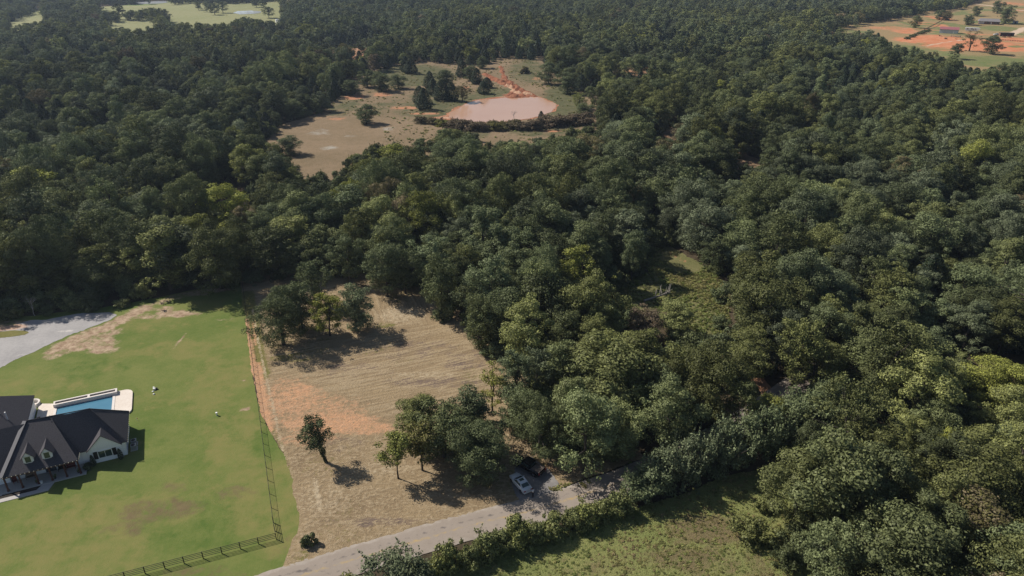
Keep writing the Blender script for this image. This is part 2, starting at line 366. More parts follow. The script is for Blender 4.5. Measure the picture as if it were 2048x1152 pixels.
hay_mat = ground_mat('cut_straw', ((0.222, 0.162, 0.098), (0.355, 0.268, 0.160)),
    [('purple', (0.205, 0.152, 0.118), (0.165, 0.124, 0.100), 0.35), ('green', (0.150, 0.150, 0.045), (0.21, 0.18, 0.07), 1.2), ('clay', (0.56, 0.31, 0.17), (0.45, 0.285, 0.18), 0.9), ('heap', (0.40, 0.312, 0.200), (0.33, 0.255, 0.160), 2.6), ('pale', (0.50, 0.42, 0.29), (0.42, 0.33, 0.22), 1.5)],
    bump=(2.2, 0.8, 0.25), nz=(0.10, 0.9), fine=3.0)
GSTR = strip([(492, 590), (504, 680), (520, 752)], 3.2, .92)
CLAY = vmax(strip([(506, 735), (516, 800), (527, 862)], 3.0, .80), strip([(490, 640), (499, 690), (508, 740)], 1.3, .66), strip([(506, 640), (512, 690)], .8, .55), blob((560, 800, 70, 60, .50), (590, 800, 75, 40, .60), (640, 830, 120, 50, .52), (660, 846, 125, 28, .70), (600, 782, 40, 16, .66), (735, 856, 70, 18, .62), (620, 875, 80, 22, .5), (1180, 760, 40, 12, .45), (1090, 940, 40, 16, .45)))
sheet('mown_field', hp, 0.21, 0.05, hay_mat, 0.5, 2.5, {
    'heap': lambda x, y: straw(x, y, 9, True) * (1 - .75 * CLAY(x, y)) * (1 - .8 * GSTR(x, y)),
    'clay': lambda x, y: CLAY(x, y) * 1.0,
    'green': vmax(lambda x, y: .42 * sstep(.45, .7, fbm(x / 13, y / 13, 81, 3)), GSTR, strip([(537, 862), (556, 905), (575, 960)], 2.0, .5), blob((585, 715, 60, 14, .55), (770, 652, 30, 8, .6), (890, 1060, 200, 8, .3), (900, 900, 80, 20, .35), (1110, 975, 25, 10, .5), (600, 1115, 30, 20, .5), (640, 930, 60, 30, .3))),
    'purple': blob((930, 720, 60, 30, .52), (870, 765, 140, 14, .55), (820, 700, 120, 30, .42), (700, 740, 100, 20, .42), (690, 890, 80, 20, .42), (760, 1045, 170, 12, .5), (590, 690, 40, 40, .3)),
    'pale': vmax(strip([(505, 620), (520, 700), (533, 760), (552, 840), (565, 900), (580, 980)], 0.55, .5), strip([(630, 960), (640, 1020)], .7, .6), blob((800, 630, 60, 22, .5), (850, 750, 100, 8, .42), (770, 940, 90, 20, .38), (650, 1000, 70, 40, .36)))}, straw)

# county road, worn asphalt with a faded centre line
rc = pts(ROADC)
def smooth_line(L, n=8):
    out = []
    for i in range(len(L) - 1):
        p0, p1, p2, p3 = L[max(i - 1, 0)], L[i], L[i + 1], L[min(i + 2, len(L) - 1)]
        for k in range(n):
            t = k / n
            out.append(tuple(0.5 * (2 * p1[j] + (p2[j] - p0[j]) * t + (2 * p0[j] - 5 * p1[j] + 4 * p2[j] - p3[j]) * t * t + (3 * p1[j] - p0[j] - 3 * p2[j] + p3[j]) * t ** 3) for j in (0, 1)))
    return out + [L[-1]]
rl = smooth_line(rc)
def road_at(off):
    o = []
    for i, p in enumerate(rl):
        a, b = rl[max(i - 1, 0)], rl[min(i + 1, len(rl) - 1)]; dx, dy = b[0] - a[0], b[1] - a[1]; L = math.hypot(dx, dy)
        o.append((p[0] - dy / L * off, p[1] + dx / L * off))
    return o
road_poly = road_at(2.75) + road_at(-2.75)[::-1]
road_mat = ground_mat('worn_asphalt', ((0.255, 0.215, 0.180), (0.320, 0.275, 0.235)), [('crack', (0.13, 0.115, 0.105), (0.17, 0.15, 0.14), 0.8), ('line', (0.40, 0.29, 0.14), (0.31, 0.26, 0.20), 0.5), ('edge', (0.36, 0.32, 0.28), (0.30, 0.26, 0.22), 0.6)], bump=(5, 0.25, 0.03), nz=(0.08, 0.7), fine=5)
def off_f(off, w_, wt): L = road_at(off); return lambda x, y: wt * (1 - sstep(0.4 * w_, w_, dline(x, y, L)))
sheet('road', road_poly, 0.5, 0.14, road_mat, 0.14, 0.9, {'crack': vmax(off_f(1.0, .22, .55), off_f(-1.2, .2, .42), blob((620, 1142, 40, 4, .5))), 'line': off_f(0.0, .35, .60), 'edge': vmax(off_f(2.5, .7, .6), off_f(-2.5, .7, .6))}, disp=lambda x, y, d: -0.07 * (1 - sstep(0, 0.5, d)))
sheet('gravel_pad', pts(PARK), 0.4, 0.115, ground_mat('pad_gravel', ((0.17, 0.16, 0.155), (0.27, 0.255, 0.245)), bump=(6, .4, .05), nz=(.3, 1.5), fine=6), 0.4, 1.5)

# meadow in front of the hedge, pasture round the pond, clearing, far field, farmyard
meadow_mat = ground_mat('meadow_grass', ((0.170, 0.200, 0.066), (0.255, 0.255, 0.098)), [('dry', (0.20, 0.155, 0.085), (0.165, 0.14, 0.07), 0.3)], bump=(1.6, 0.9, 0.3), nz=(0.08, 0.7), fine=2.5)
sheet('meadow', pts(MEADOW), 0.9, 0.03, meadow_mat, 0.8, 4, {'dry': blob((1420, 1060, 110, 36, .8), (1390, 1120, 120, 40, .6), (1200, 1130, 160, 30, .4), (1330, 1120, 90, 30, .45), (960, 1140, 60, 20, .45), (1520, 1140, 40, 60, .5))})
past_mat = ground_mat('pasture_grass', ((0.165, 0.125, 0.072), (0.262, 0.190, 0.122)),
    [('green', (0.085, 0.092, 0.044), (0.128, 0.118, 0.062), 0.12), ('clay', (0.45, 0.20, 0.11), (0.38, 0.22, 0.13), 0.16), ('white', (0.36, 0.34, 0.30), (0.30, 0.27, 0.22), 0.16)], bump=(0.6, 0.7, 0.4), nz=(0.03, 0.25), fine=1.0)
sheet('pasture', pts(PASTURE), 2.2, 0.05, past_mat, 3.0, 14, {
    'green': blob((820, 150, 110, 26, .8), (880, 205, 90, 40, .72), (1130, 205, 50, 45, .8), (1060, 140, 60, 28, .62), (990, 190, 70, 22, .7), (1080, 262, 90, 18, .62), (690, 215, 40, 20, .6), (780, 215, 60, 20, .5), (930, 272, 60, 14, .6)),
    'clay': vmax(blob((708, 196, 26, 7, .8), (765, 190, 24, 5, .7), (675, 238, 22, 4, .6), (930, 175, 10, 5, .8), (1100, 264, 32, 3, .75), (1185, 246, 10, 4, .7), (1073, 157, 12, 4, .6), (810, 216, 40, 4, .7), (850, 228, 40, 3, .75)), strip([(560, 246), (640, 236), (700, 226)], 1.5, .45)),
    'white': blob((640, 262, 30, 8, .5), (780, 258, 20, 5, .45), (660, 295, 25, 6, .5), (700, 272, 20, 4, .45), (780, 278, 15, 4, .45))})
clay_mat = ground_mat('red_clay', ((0.34, 0.135, 0.075), (0.50, 0.26, 0.155)), [('wash', (0.62, 0.40, 0.27), (0.55, 0.33, 0.22), .2)], bump=(0.5, 1.0, 0.9), nz=(0.06, 0.4), fine=1.5)
sheet('pond_bank', pts(BANK), 1.4, 0.085, clay_mat, 2.2, 7, {'wash': vmax(strip([(1000, 192), (1040, 190), (1070, 190)], 5, .8), blob((890, 236, 30, 3, .6)))})
def gull(x, y, d): return 1.5 * sstep(0, 2.5, d) * np.clip(np.abs(fbm(x / 3.2, y / 8, 41, 4) - .5) * 6, 0, 1) - 0.1
gully_mat = ground_mat('gully_clay', ((0.26, 0.095, 0.055), (0.42, 0.19, 0.11)), [('wash', (0.62, 0.40, 0.27), (0.52, 0.30, 0.19), .3)], bump=(0.8, 1.0, 0.9), nz=(0.15, 0.6), fine=1.5)
sheet('eroded_gully', pts(GULLY), 0.9, 0.12, gully_mat, 2.4, 6, {'wash': strip([(1016, 170), (1022, 180), (1038, 188), (1060, 190)], 2.5, .9)}, gull)
pb = NB('muddy_water'); pf = pb.noise(0.05, 3)
pm = pb.pbr(pb.mix(pf, (0.46, 0.27, 0.175), (0.53, 0.335, 0.23)), 0.14, normal=pb.bump(pb.noise(0.9, 4), 0.04, 0.1), spec=0.5)
sheet('pond_water', pts(POND), 1.2, 0.13, pm, 2.0, 9)
brush_mat = ground_mat('brushy_ground', ((0.125, 0.135, 0.05), (0.20, 0.18, 0.085)), [('clay', (0.48, 0.21, 0.11), (0.40, 0.24, 0.14), .4)], bump=(1.2, .9, .3), nz=(.1, .8))
sheet('clearing', pts(BRUSH), 1.0, 0.04, brush_mat, 1.5, 6, {'clay': vmax(strip([(1332, 502), (1352, 514), (1376, 525)], .8, .6), strip([(1405, 545), (1425, 558), (1445, 571)], .8, .6))})
dry_mat = ground_mat('dry_clearing', ((0.17, 0.125, 0.075), (0.27, 0.18, 0.115)), [('clay', (0.42, 0.20, 0.11), (0.36, 0.22, 0.14), .2)], nz=(.05, .4), fine=1.5)
for nm, P_, kk in (('clearing', [(1300, 252), (1340, 252), (1385, 270), (1385, 300), (1330, 290)], 0), ('clearing', [(1462, 296), (1480, 298), (1545, 335), (1560, 362), (1500, 365), (1468, 330)], 0),
                   ('clearing', [(640, 92), (745, 90), (752, 112), (690, 122), (640, 106)], 1), ('clearing', [(1220, 126), (1300, 124), (1345, 150), (1340, 172), (1260, 150)], 1), ('clearing', [(1492, 752), (1526, 755), (1580, 815), (1560, 826), (1530, 800)], 1)):
    pp = pts(P_); sheet(nm, pp, 1.5 if P_[0][1] > 200 else 3, 0.04, dry_mat, 2.0 if P_[0][1] < 700 else .6, 8, {'clay': (lambda x, y: 0.62 + 0 * x) if kk else (lambda x, y: 0.3 + 0 * x)})
field_mat = ground_mat('far_field_grass', ((0.20, 0.215, 0.095), (0.275, 0.265, 0.135)), [('green', (0.16, 0.21, 0.07), (0.20, 0.23, 0.09), .02)], bump=(.3, .5, .3), nz=(.008, .08), fine=.3)
sheet('far_field', pts(FIELD), 6, 0.1, field_mat, 6, 40, {'green': blob((290, 5, 60, 6, .7), (200, 18, 60, 4, .4))})
wb = NB('lake_water'); wm = wb.pbr((0.50, 0.52, 0.54), 0.15, normal=wb.bump(wb.noise(.4, 3), .05, .1), spec=.6)
sheet('far_pond', pts([(464, 25), (478, 22), (500, 21), (518, 22), (522, 25), (505, 27), (480, 28)]), 5, 0.25, wm, 3, 20)
sheet('far_pond', pts([(262, 4.5), (300, 3), (330, 1.5), (338, 4), (320, 6), (285, 7)]), 6, 0.25, wm, 3, 20)
yard_mat = ground_mat('farmyard_soil', ((0.33, 0.215, 0.12), (0.24, 0.20, 0.095)), [('clay', (0.48, 0.165, 0.075), (0.55, 0.26, 0.145), .07), ('green', (0.135, 0.165, 0.06), (0.18, 0.18, 0.08), .06), ('path', (0.55, 0.43, 0.32), (0.50, 0.38, 0.28), .1)], bump=(.4, .6, .4), nz=(.02, .15), fine=.6)
sheet('farmyard', pts(YARD), 4, 0.1, yard_mat, 6, 25, {
    'clay': blob((1960, 92, 130, 14, .8), (1860, 46, 40, 6, .7), (1900, 98, 60, 8, .6), (1790, 56, 60, 7, .5), (2040, 20, 60, 6, .5), (1850, 82, 65, 8, .95), (1810, 64, 26, 7, .72), (1890, 80, 70, 11, .9), (1880, 36, 22, 6, .65), (1830, 58, 60, 6, .55), (1960, 84, 40, 7, .7), (2040, 82, 50, 8, .7), (1675, 60, 20, 5, .6), (1920, 100, 40, 5, .5), (2030, 100, 30, 8, .5), (1955, 68, 50, 5, .45), (2030, 8, 40, 5, .5)),
    'green': vmax(lambda x, y: .62 * sstep(.5, .64, fbm(x / 30, y / 45, 95, 3)), blob((1770, 48, 60, 6, .4), (1850, 88, 20, 4, .5), (1960, 122, 80, 14, .8), (2040, 125, 60, 16, .8), (2000, 55, 50, 7, .72), (1985, 22, 50, 5, .65), (1905, 47, 20, 6, .7), (1800, 92, 40, 10, .6))),
    'path': vmax(strip([(1930, 5), (1980, 12), (2020, 20), (2100, 28)], 4.5, .95), strip([(2020, 70), (2048, 56), (2100, 44)], 7, .9), strip([(1850, 92), (1900, 84), (1930, 80)], 3, .6))})

# ---------------------------------------------------------------- tree kit
def leaf_quads(P, N, size, rg, aspect=0.62):
    n = len(P); N = N / np.maximum(np.linalg.norm(N, axis=1, keepdims=True), 1e-6)
    r = rg.normal(size=(n, 3)); T = r - (r * N).sum(1, keepdims=True) * N; T /= np.maximum(np.linalg.norm(T, axis=1, keepdims=True), 1e-6)
    B = np.cross(N, T); s = (size * (0.6 + 0.8 * rg.random(n)))[:, None]
    V = np.stack([P - T * s * .5, P + B * s * .5 * aspect, P + T * s * .5, P - B * s * .5 * aspect], 1).reshape(-1, 3)
    return V
def sph(n, rg):
    d = rg.normal(size=(n, 3)); return d / np.linalg.norm(d, axis=1, keepdims=True)
def lumps_broad(rg, rx, zb, zt, K, lr):
    """clump centres filling an uneven dome between heights zb and zt; most sit near the outside, some small ones stick out"""
    c = []; ph = rg.random(4) * 6.28
    for i in range(K):
        t = ((i + rg.random()) / K) ** 0.75; a = rg.random() * 2 * PI
        prof = .68 + .32 * t / .5 if t < .5 else math.sqrt(max(.04, 1 - ((t - .5) / .54) ** 2))
        q = 0.45 + 0.55 * rg.random() ** 0.5 if rg.random() > .2 else .45 * rg.random()
        k = 0.82 + 0.20 * math.sin(2 * a + ph[0]) + 0.16 * math.sin(3 * a + ph[1] + t * 4) + .10 * math.sin(5 * a + ph[2] - t * 6)
        r = lr[0] + (lr[1] - lr[0]) * rg.random() ** 1.8
        if rg.random() < .22: q *= 1.22; r *= .62
        c.append((math.cos(a) * (rx - r * .6) * q * k * prof, math.sin(a) * (rx - r * .6) * q * k * prof, zb + r * .6 + t * (zt - zb - r * 1.25) * (1 + .10 * math.sin(2 * a + ph[3])), r))
    c = np.array(c); return c[rg.permutation(len(c))]
def leaves_broad(rg, L, n, size, flat=0.75, up=0.6, shell=0.35, fuzz=0.6):
    w_ = L[:, 3] ** 2; k = rg.choice(len(L), n, p=w_ / w_.sum()); d = sph(n, rg)
    neg = (d[:, 2] < 0) & (rg.random(n) < up); d[neg, 2] *= -1
    q = (1 - shell) + shell * rg.random(n) ** 0.7 + 0.38 * rg.random(n) ** 4
    P = L[k, :3] + d * (L[k, 3] * q)[:, None] * np.array([1, 1, flat])
    return leaf_quads(P, d + fuzz * rg.normal(size=(n, 3)), size, rg)
def trunk_mesh(rg, h, r0, targets, lean=(0, 0), forks=1):
    m = MB()
    for f in range(forks):
        a = rg.random() * 6.28; off = 0 if forks == 1 else 0.25
        p = [(math.cos(a) * off * r0, math.sin(a) * off * r0, -0.3)]
        for i in range(1, 5):
            t = i / 4; sw = 0.0 if forks == 1 else 0.9 * t * t
            p.append((lean[0] * t * t + math.cos(a) * sw + rg.normal() * .08 * h / 10, lean[1] * t * t + math.sin(a) * sw + rg.normal() * .08 * h / 10, h * t))
        m.tube(p, [r0 * (1.35 if i == 0 else 1 - .16 * i) for i in range(5)], 7)
        for tg in targets[f::forks]:
            t = 0.45 + 0.5 * rg.random(); i = min(int(t * 4), 3); s = t * 4 - i
            b = [p[i][j] * (1 - s) + p[i + 1][j] * s for j in range(3)]
            if b[2] > tg[2] - 0.3: b[2] = max(tg[2] - 0.8, h * 0.25)
            mid = [b[0] * .45 + tg[0] * .55, b[1] * .45 + tg[1] * .55, b[2] * .6 + tg[2] * .4]
            m.tube([b, mid, tg[:3]], [r0 * .42, r0 * .28, r0 * .1], 5, False)
    return m
V = {}                                             # kind -> list of dicts with meshes 'crown', 'trunk', nominal height and radius
def add_variant(kind, tm, LV, leafmat, h, r, woodmat=None):
    nf = len(LV) // 4
    if nf and kind != 'tuft':                    # true to the nominal height and spread
        rr_ = np.hypot(LV[:, 0], LV[:, 1]); LV = LV * np.array([r / np.quantile(rr_, .97), r / np.quantile(rr_, .97), h / np.quantile(LV[:, 2], .997)])
    cm = bpy.data.meshes.new(kind + '_crown'); cm.vertices.add(len(LV)); cm.vertices.foreach_set('co', LV.astype(np.float32).ravel())
    if nf:
        cm.loops.add(nf * 4); cm.loops.foreach_set('vertex_index', np.arange(nf * 4, dtype=np.int32)); cm.polygons.add(nf)
        cm.polygons.foreach_set('loop_start', np.arange(0, nf * 4, 4, dtype=np.int32))
    cm.materials.append(leafmat); cm.update(calc_edges=True)
    wm_ = woodmat or M_BARK
    tme = bpy.data.meshes.new(kind + '_trunk'); tme.from_pydata(tm.v, [], tm.f); tme.materials.append(wm_); tme.update()
    V.setdefault(kind, []).append(dict(crown=cm, trunk=tme, tm=tm, LV=LV, leafmat=leafmat, wood=wm_, h=h, r=r))
def joint_object(kind, i):
    """crown and trunk in one mesh, the source the woodland mass is strewn from"""
    d = V[kind][i]; n = len(d['LV']); nf = n // 4
    v = np.concatenate([d['LV'], np.array(d['tm'].v).reshape(-1, 3)]); f = np.arange(n).reshape(-1, 4).tolist() + [tuple(k + n for k in q) for q in d['tm'].f]
    return mesh_obj('%s_source_%02d' % (kind, i), v, f, [d['leafmat'], d['wood']], link=False, mat_idx=[0] * nf + [1] * len(d['tm'].f))

def make_oak(kind, seed, n, size, rx=5.2, h=13.0, K=34, lr=(1.0, 2.1), base=0.14, limbs=7, mat=None, r0=0.26, up=.45, shell=.28, forks=1, fuzz=.5):
    rg = np.random.default_rng(seed)
    L = lumps_broad(rg, rx, h * base, h, K, lr)
    tm = trunk_mesh(rg, h * .72, r0, [tuple(q[:3]) for q in L[:limbs]], forks=forks)
    add_variant(kind, tm, leaves_broad(rg, L, n, size, flat=.85, up=up, shell=shell, fuzz=fuzz), mat or M_LEAF, h, rx)
for i in range(7): make_oak('oak', 100 + i, 15000, 0.27, K=52 + 10 * (i % 4), lr=(0.55, 1.6 + .25 * (i % 2)), rx=5.2, h=13 + (i % 3), base=.10 + .05 * (i % 3), fuzz=.42)
for i in range(3): make_oak('grand', 120 + i, 32000, 0.25, K=170, lr=(0.6, 1.8), rx=7.4, h=14, base=.03, r0=.4, fuzz=.42)
for i in range(3): make_oak('skirt', 140 + i, 14000, 0.27, K=76, lr=(0.5, 1.6), base=-.02, rx=4.6, h=12.5, fuzz=.42)
for i in range(3): make_oak('tall', 160 + i, 13000, 0.27, K=66, lr=(0.5, 1.4), base=.06, rx=3.6, h=14.5, fuzz=.42)
for i in range(3): make_oak('feather', 180 + i, 9500, 0.23, K=80, lr=(0.5, 1.05), base=.18, rx=3.9, h=11.5, limbs=16, r0=.17, up=.5, shell=.95, forks=2, fuzz=.8)
for i in range(2): make_oak('thin', 190 + i, 2600, 0.25, K=46, lr=(0.5, 1.0), base=.2, rx=3.2, h=10.5, limbs=22, r0=.16, up=.5, shell=1.0, forks=2)
for i in range(3): make_oak('lacy', 195 + i, 5200, 0.25, K=36, lr=(0.6, 1.1), base=.33, rx=3.0, h=9.5, limbs=14, r0=.14, up=.5, shell=.8)
for i in range(4): make_oak('oakfar', 200 + i, 3400, 0.52, K=40, lr=(0.7, 1.9), rx=5.2, h=13, base=.05, limbs=0, r0=.25)
def make_cedar(kind, seed, n, size, rx=3.0, h=9.0):
    rg = np.random.default_rng(seed); t = rg.random(n) ** 1.5 * 0.97 + 0.02; a = rg.random(n) * 2 * PI
    prof = np.where(t < .18, .62 + t * 2.1, (1 - (t - .18) / .82) ** 0.55)
    lob = 0.78 + 0.42 * vnoise(a * 1.6 + 7, t * 7, seed) + .12 * np.sin(a * 3 + seed)
    q = 0.62 + 0.4 * rg.random(n) ** .6
    P = np.stack([np.cos(a) * rx * prof * lob * q, np.sin(a) * rx * prof * lob * q, 0.25 + t * (h - .25)], -1)
    N = np.stack([np.cos(a), np.sin(a), 0.5 + 0 * a], -1) + .6 * rg.normal(size=(n, 3))
    m = MB().tube([(0, 0, -.3), (0, 0, h * .3), (.05, 0, h * .92)], [.2, .16, .03], 6)
    add_variant(kind, m, leaf_quads(P, N, size, rg, .5), M_CEDAR, h, rx)
for i in range(4): make_cedar('cedar', 220 + i, 5200, 0.36, rx=3.0 + .5 * (i % 2), h=9 - (i % 2) * 2.0)
for i in range(2): make_cedar('cedarfar', 230 + i, 900, 0.8)
def make_bush(kind, seed, n, size, rx, h, K, lr, spray=0, mat=None):
    rg = np.random.default_rng(seed); L = lumps_broad(rg, rx, -.15 * h, h * .92, K, lr)
    LV = [leaves_broad(rg, L, n, size, flat=.9, up=.5, shell=.5)]
    m = MB()
    for k in range(6):
        q = L[k % len(L)]; m.tube([(rg.normal() * .2, rg.normal() * .2, -.2), (q[0] * .5, q[1] * .5, q[2] * .6), tuple(q[:3])], [.07, .05, .02], 5, False)
    for k in range(spray):                        # upright leafy shoots
        q = L[rg.integers(len(L))]; b = q[:3] + sph(1, rg)[0] * q[3] * .6; d = np.array([rg.normal() * .28, rg.normal() * .28, 1.0]); ln = h * (.16 + .18 * rg.random()); nn = 26
        t = rg.random(nn)[:, None]; P = b + d * ln * t + rg.normal(size=(nn, 3)) * .09 * (1.1 - t)
        LV.append(leaf_quads(P, d + 0.9 * rg.normal(size=(nn, 3)), size * .9, rg, .45))
    add_variant(kind, m, np.concatenate(LV), mat or M_LEAF, h, rx)
for i in range(4): make_bush('bush', 240 + i, 3200, 0.26, 2.4, 3.4, 22, (.5, 1.0), spray=26)
for i in range(3): make_bush('willow', 250 + i, 4600, 0.27, 3.6, 6.5, 34, (.5, 1.15), spray=90)
for i in range(3): make_bush('scrub', 256 + i, 900, 0.30, 1.3, 1.5, 9, (.4, .75))
for i in range(4): make_bush('tuft', 262 + i, 46, 0.34, 0.55, 0.55, 4, (.2, .4), mat=M_WEED)
def make_bare(kind, seed, h, r):
    rg = np.random.default_rng(seed); m = MB()
    def grow(p, d, ln, rad, lev):
        q = p + d * ln * .5 + rg.normal(size=3) * ln * .06; e = p + d * ln
        m.tube([tuple(p), tuple(q), tuple(e)], [rad, rad * .8, rad * .55], 5, False)
        if lev:
            for _ in range(3 if lev > 1 else 2):
                dd = d + rg.normal(size=3) * .55; dd[2] = abs(dd[2]) * .8 + .15; dd /= np.linalg.norm(dd); grow(e, dd, ln * (.62 + .2 * rg.random()), rad * .55, lev - 1)
    grow(np.array([0, 0, -.2]), np.array([0., 0, 1]), h * .36, .17, 4)
    add_variant(kind, m, np.zeros((0, 3)), M_LEAF, h, r, M_DEADWOOD)
for i in range(2): make_bare('bare', 270 + i, 8.0, 3.0)

TREES = []                                        # (x, y) of hand-set trees, so the woods keep off them
rnd = random.Random(5)
def plant(name, kind, x, y, h, r, hue, tint, label, cat, group=None, vi=None, rot=None, z=None):
    vs = V[kind]; d = vs[vi if vi is not None else rnd.randrange(len(vs))]
    o = empty(name, (x, y, float(ground_h(x, y)) if z is None else z), rnd.random() * 6.28 if rot is None else rot, label, cat, group)
    o.scale = (r / d['r'], r / d['r'], h / d['h'])
    bushy = kind in ('bush', 'willow', 'scrub')
    if len(d['LV']):
        c = bpy.data.objects.new('foliage' if bushy else 'crown', d['crown']); COL.objects.link(c); c.parent = o; c['hue'] = float(hue); c['tint'] = float(tint)
    if not bushy or len(d['LV']) == 0:
        t = bpy.data.objects.new('trunk', d['trunk']); COL.objects.link(t); t.parent = o
    else:
        t = bpy.data.objects.new('stems', d['trunk']); COL.objects.link(t); t.parent = o
    return o
def planted(u, v, *a, **k):
    x, y = (float(t) for t in at(u, v)); return x, y

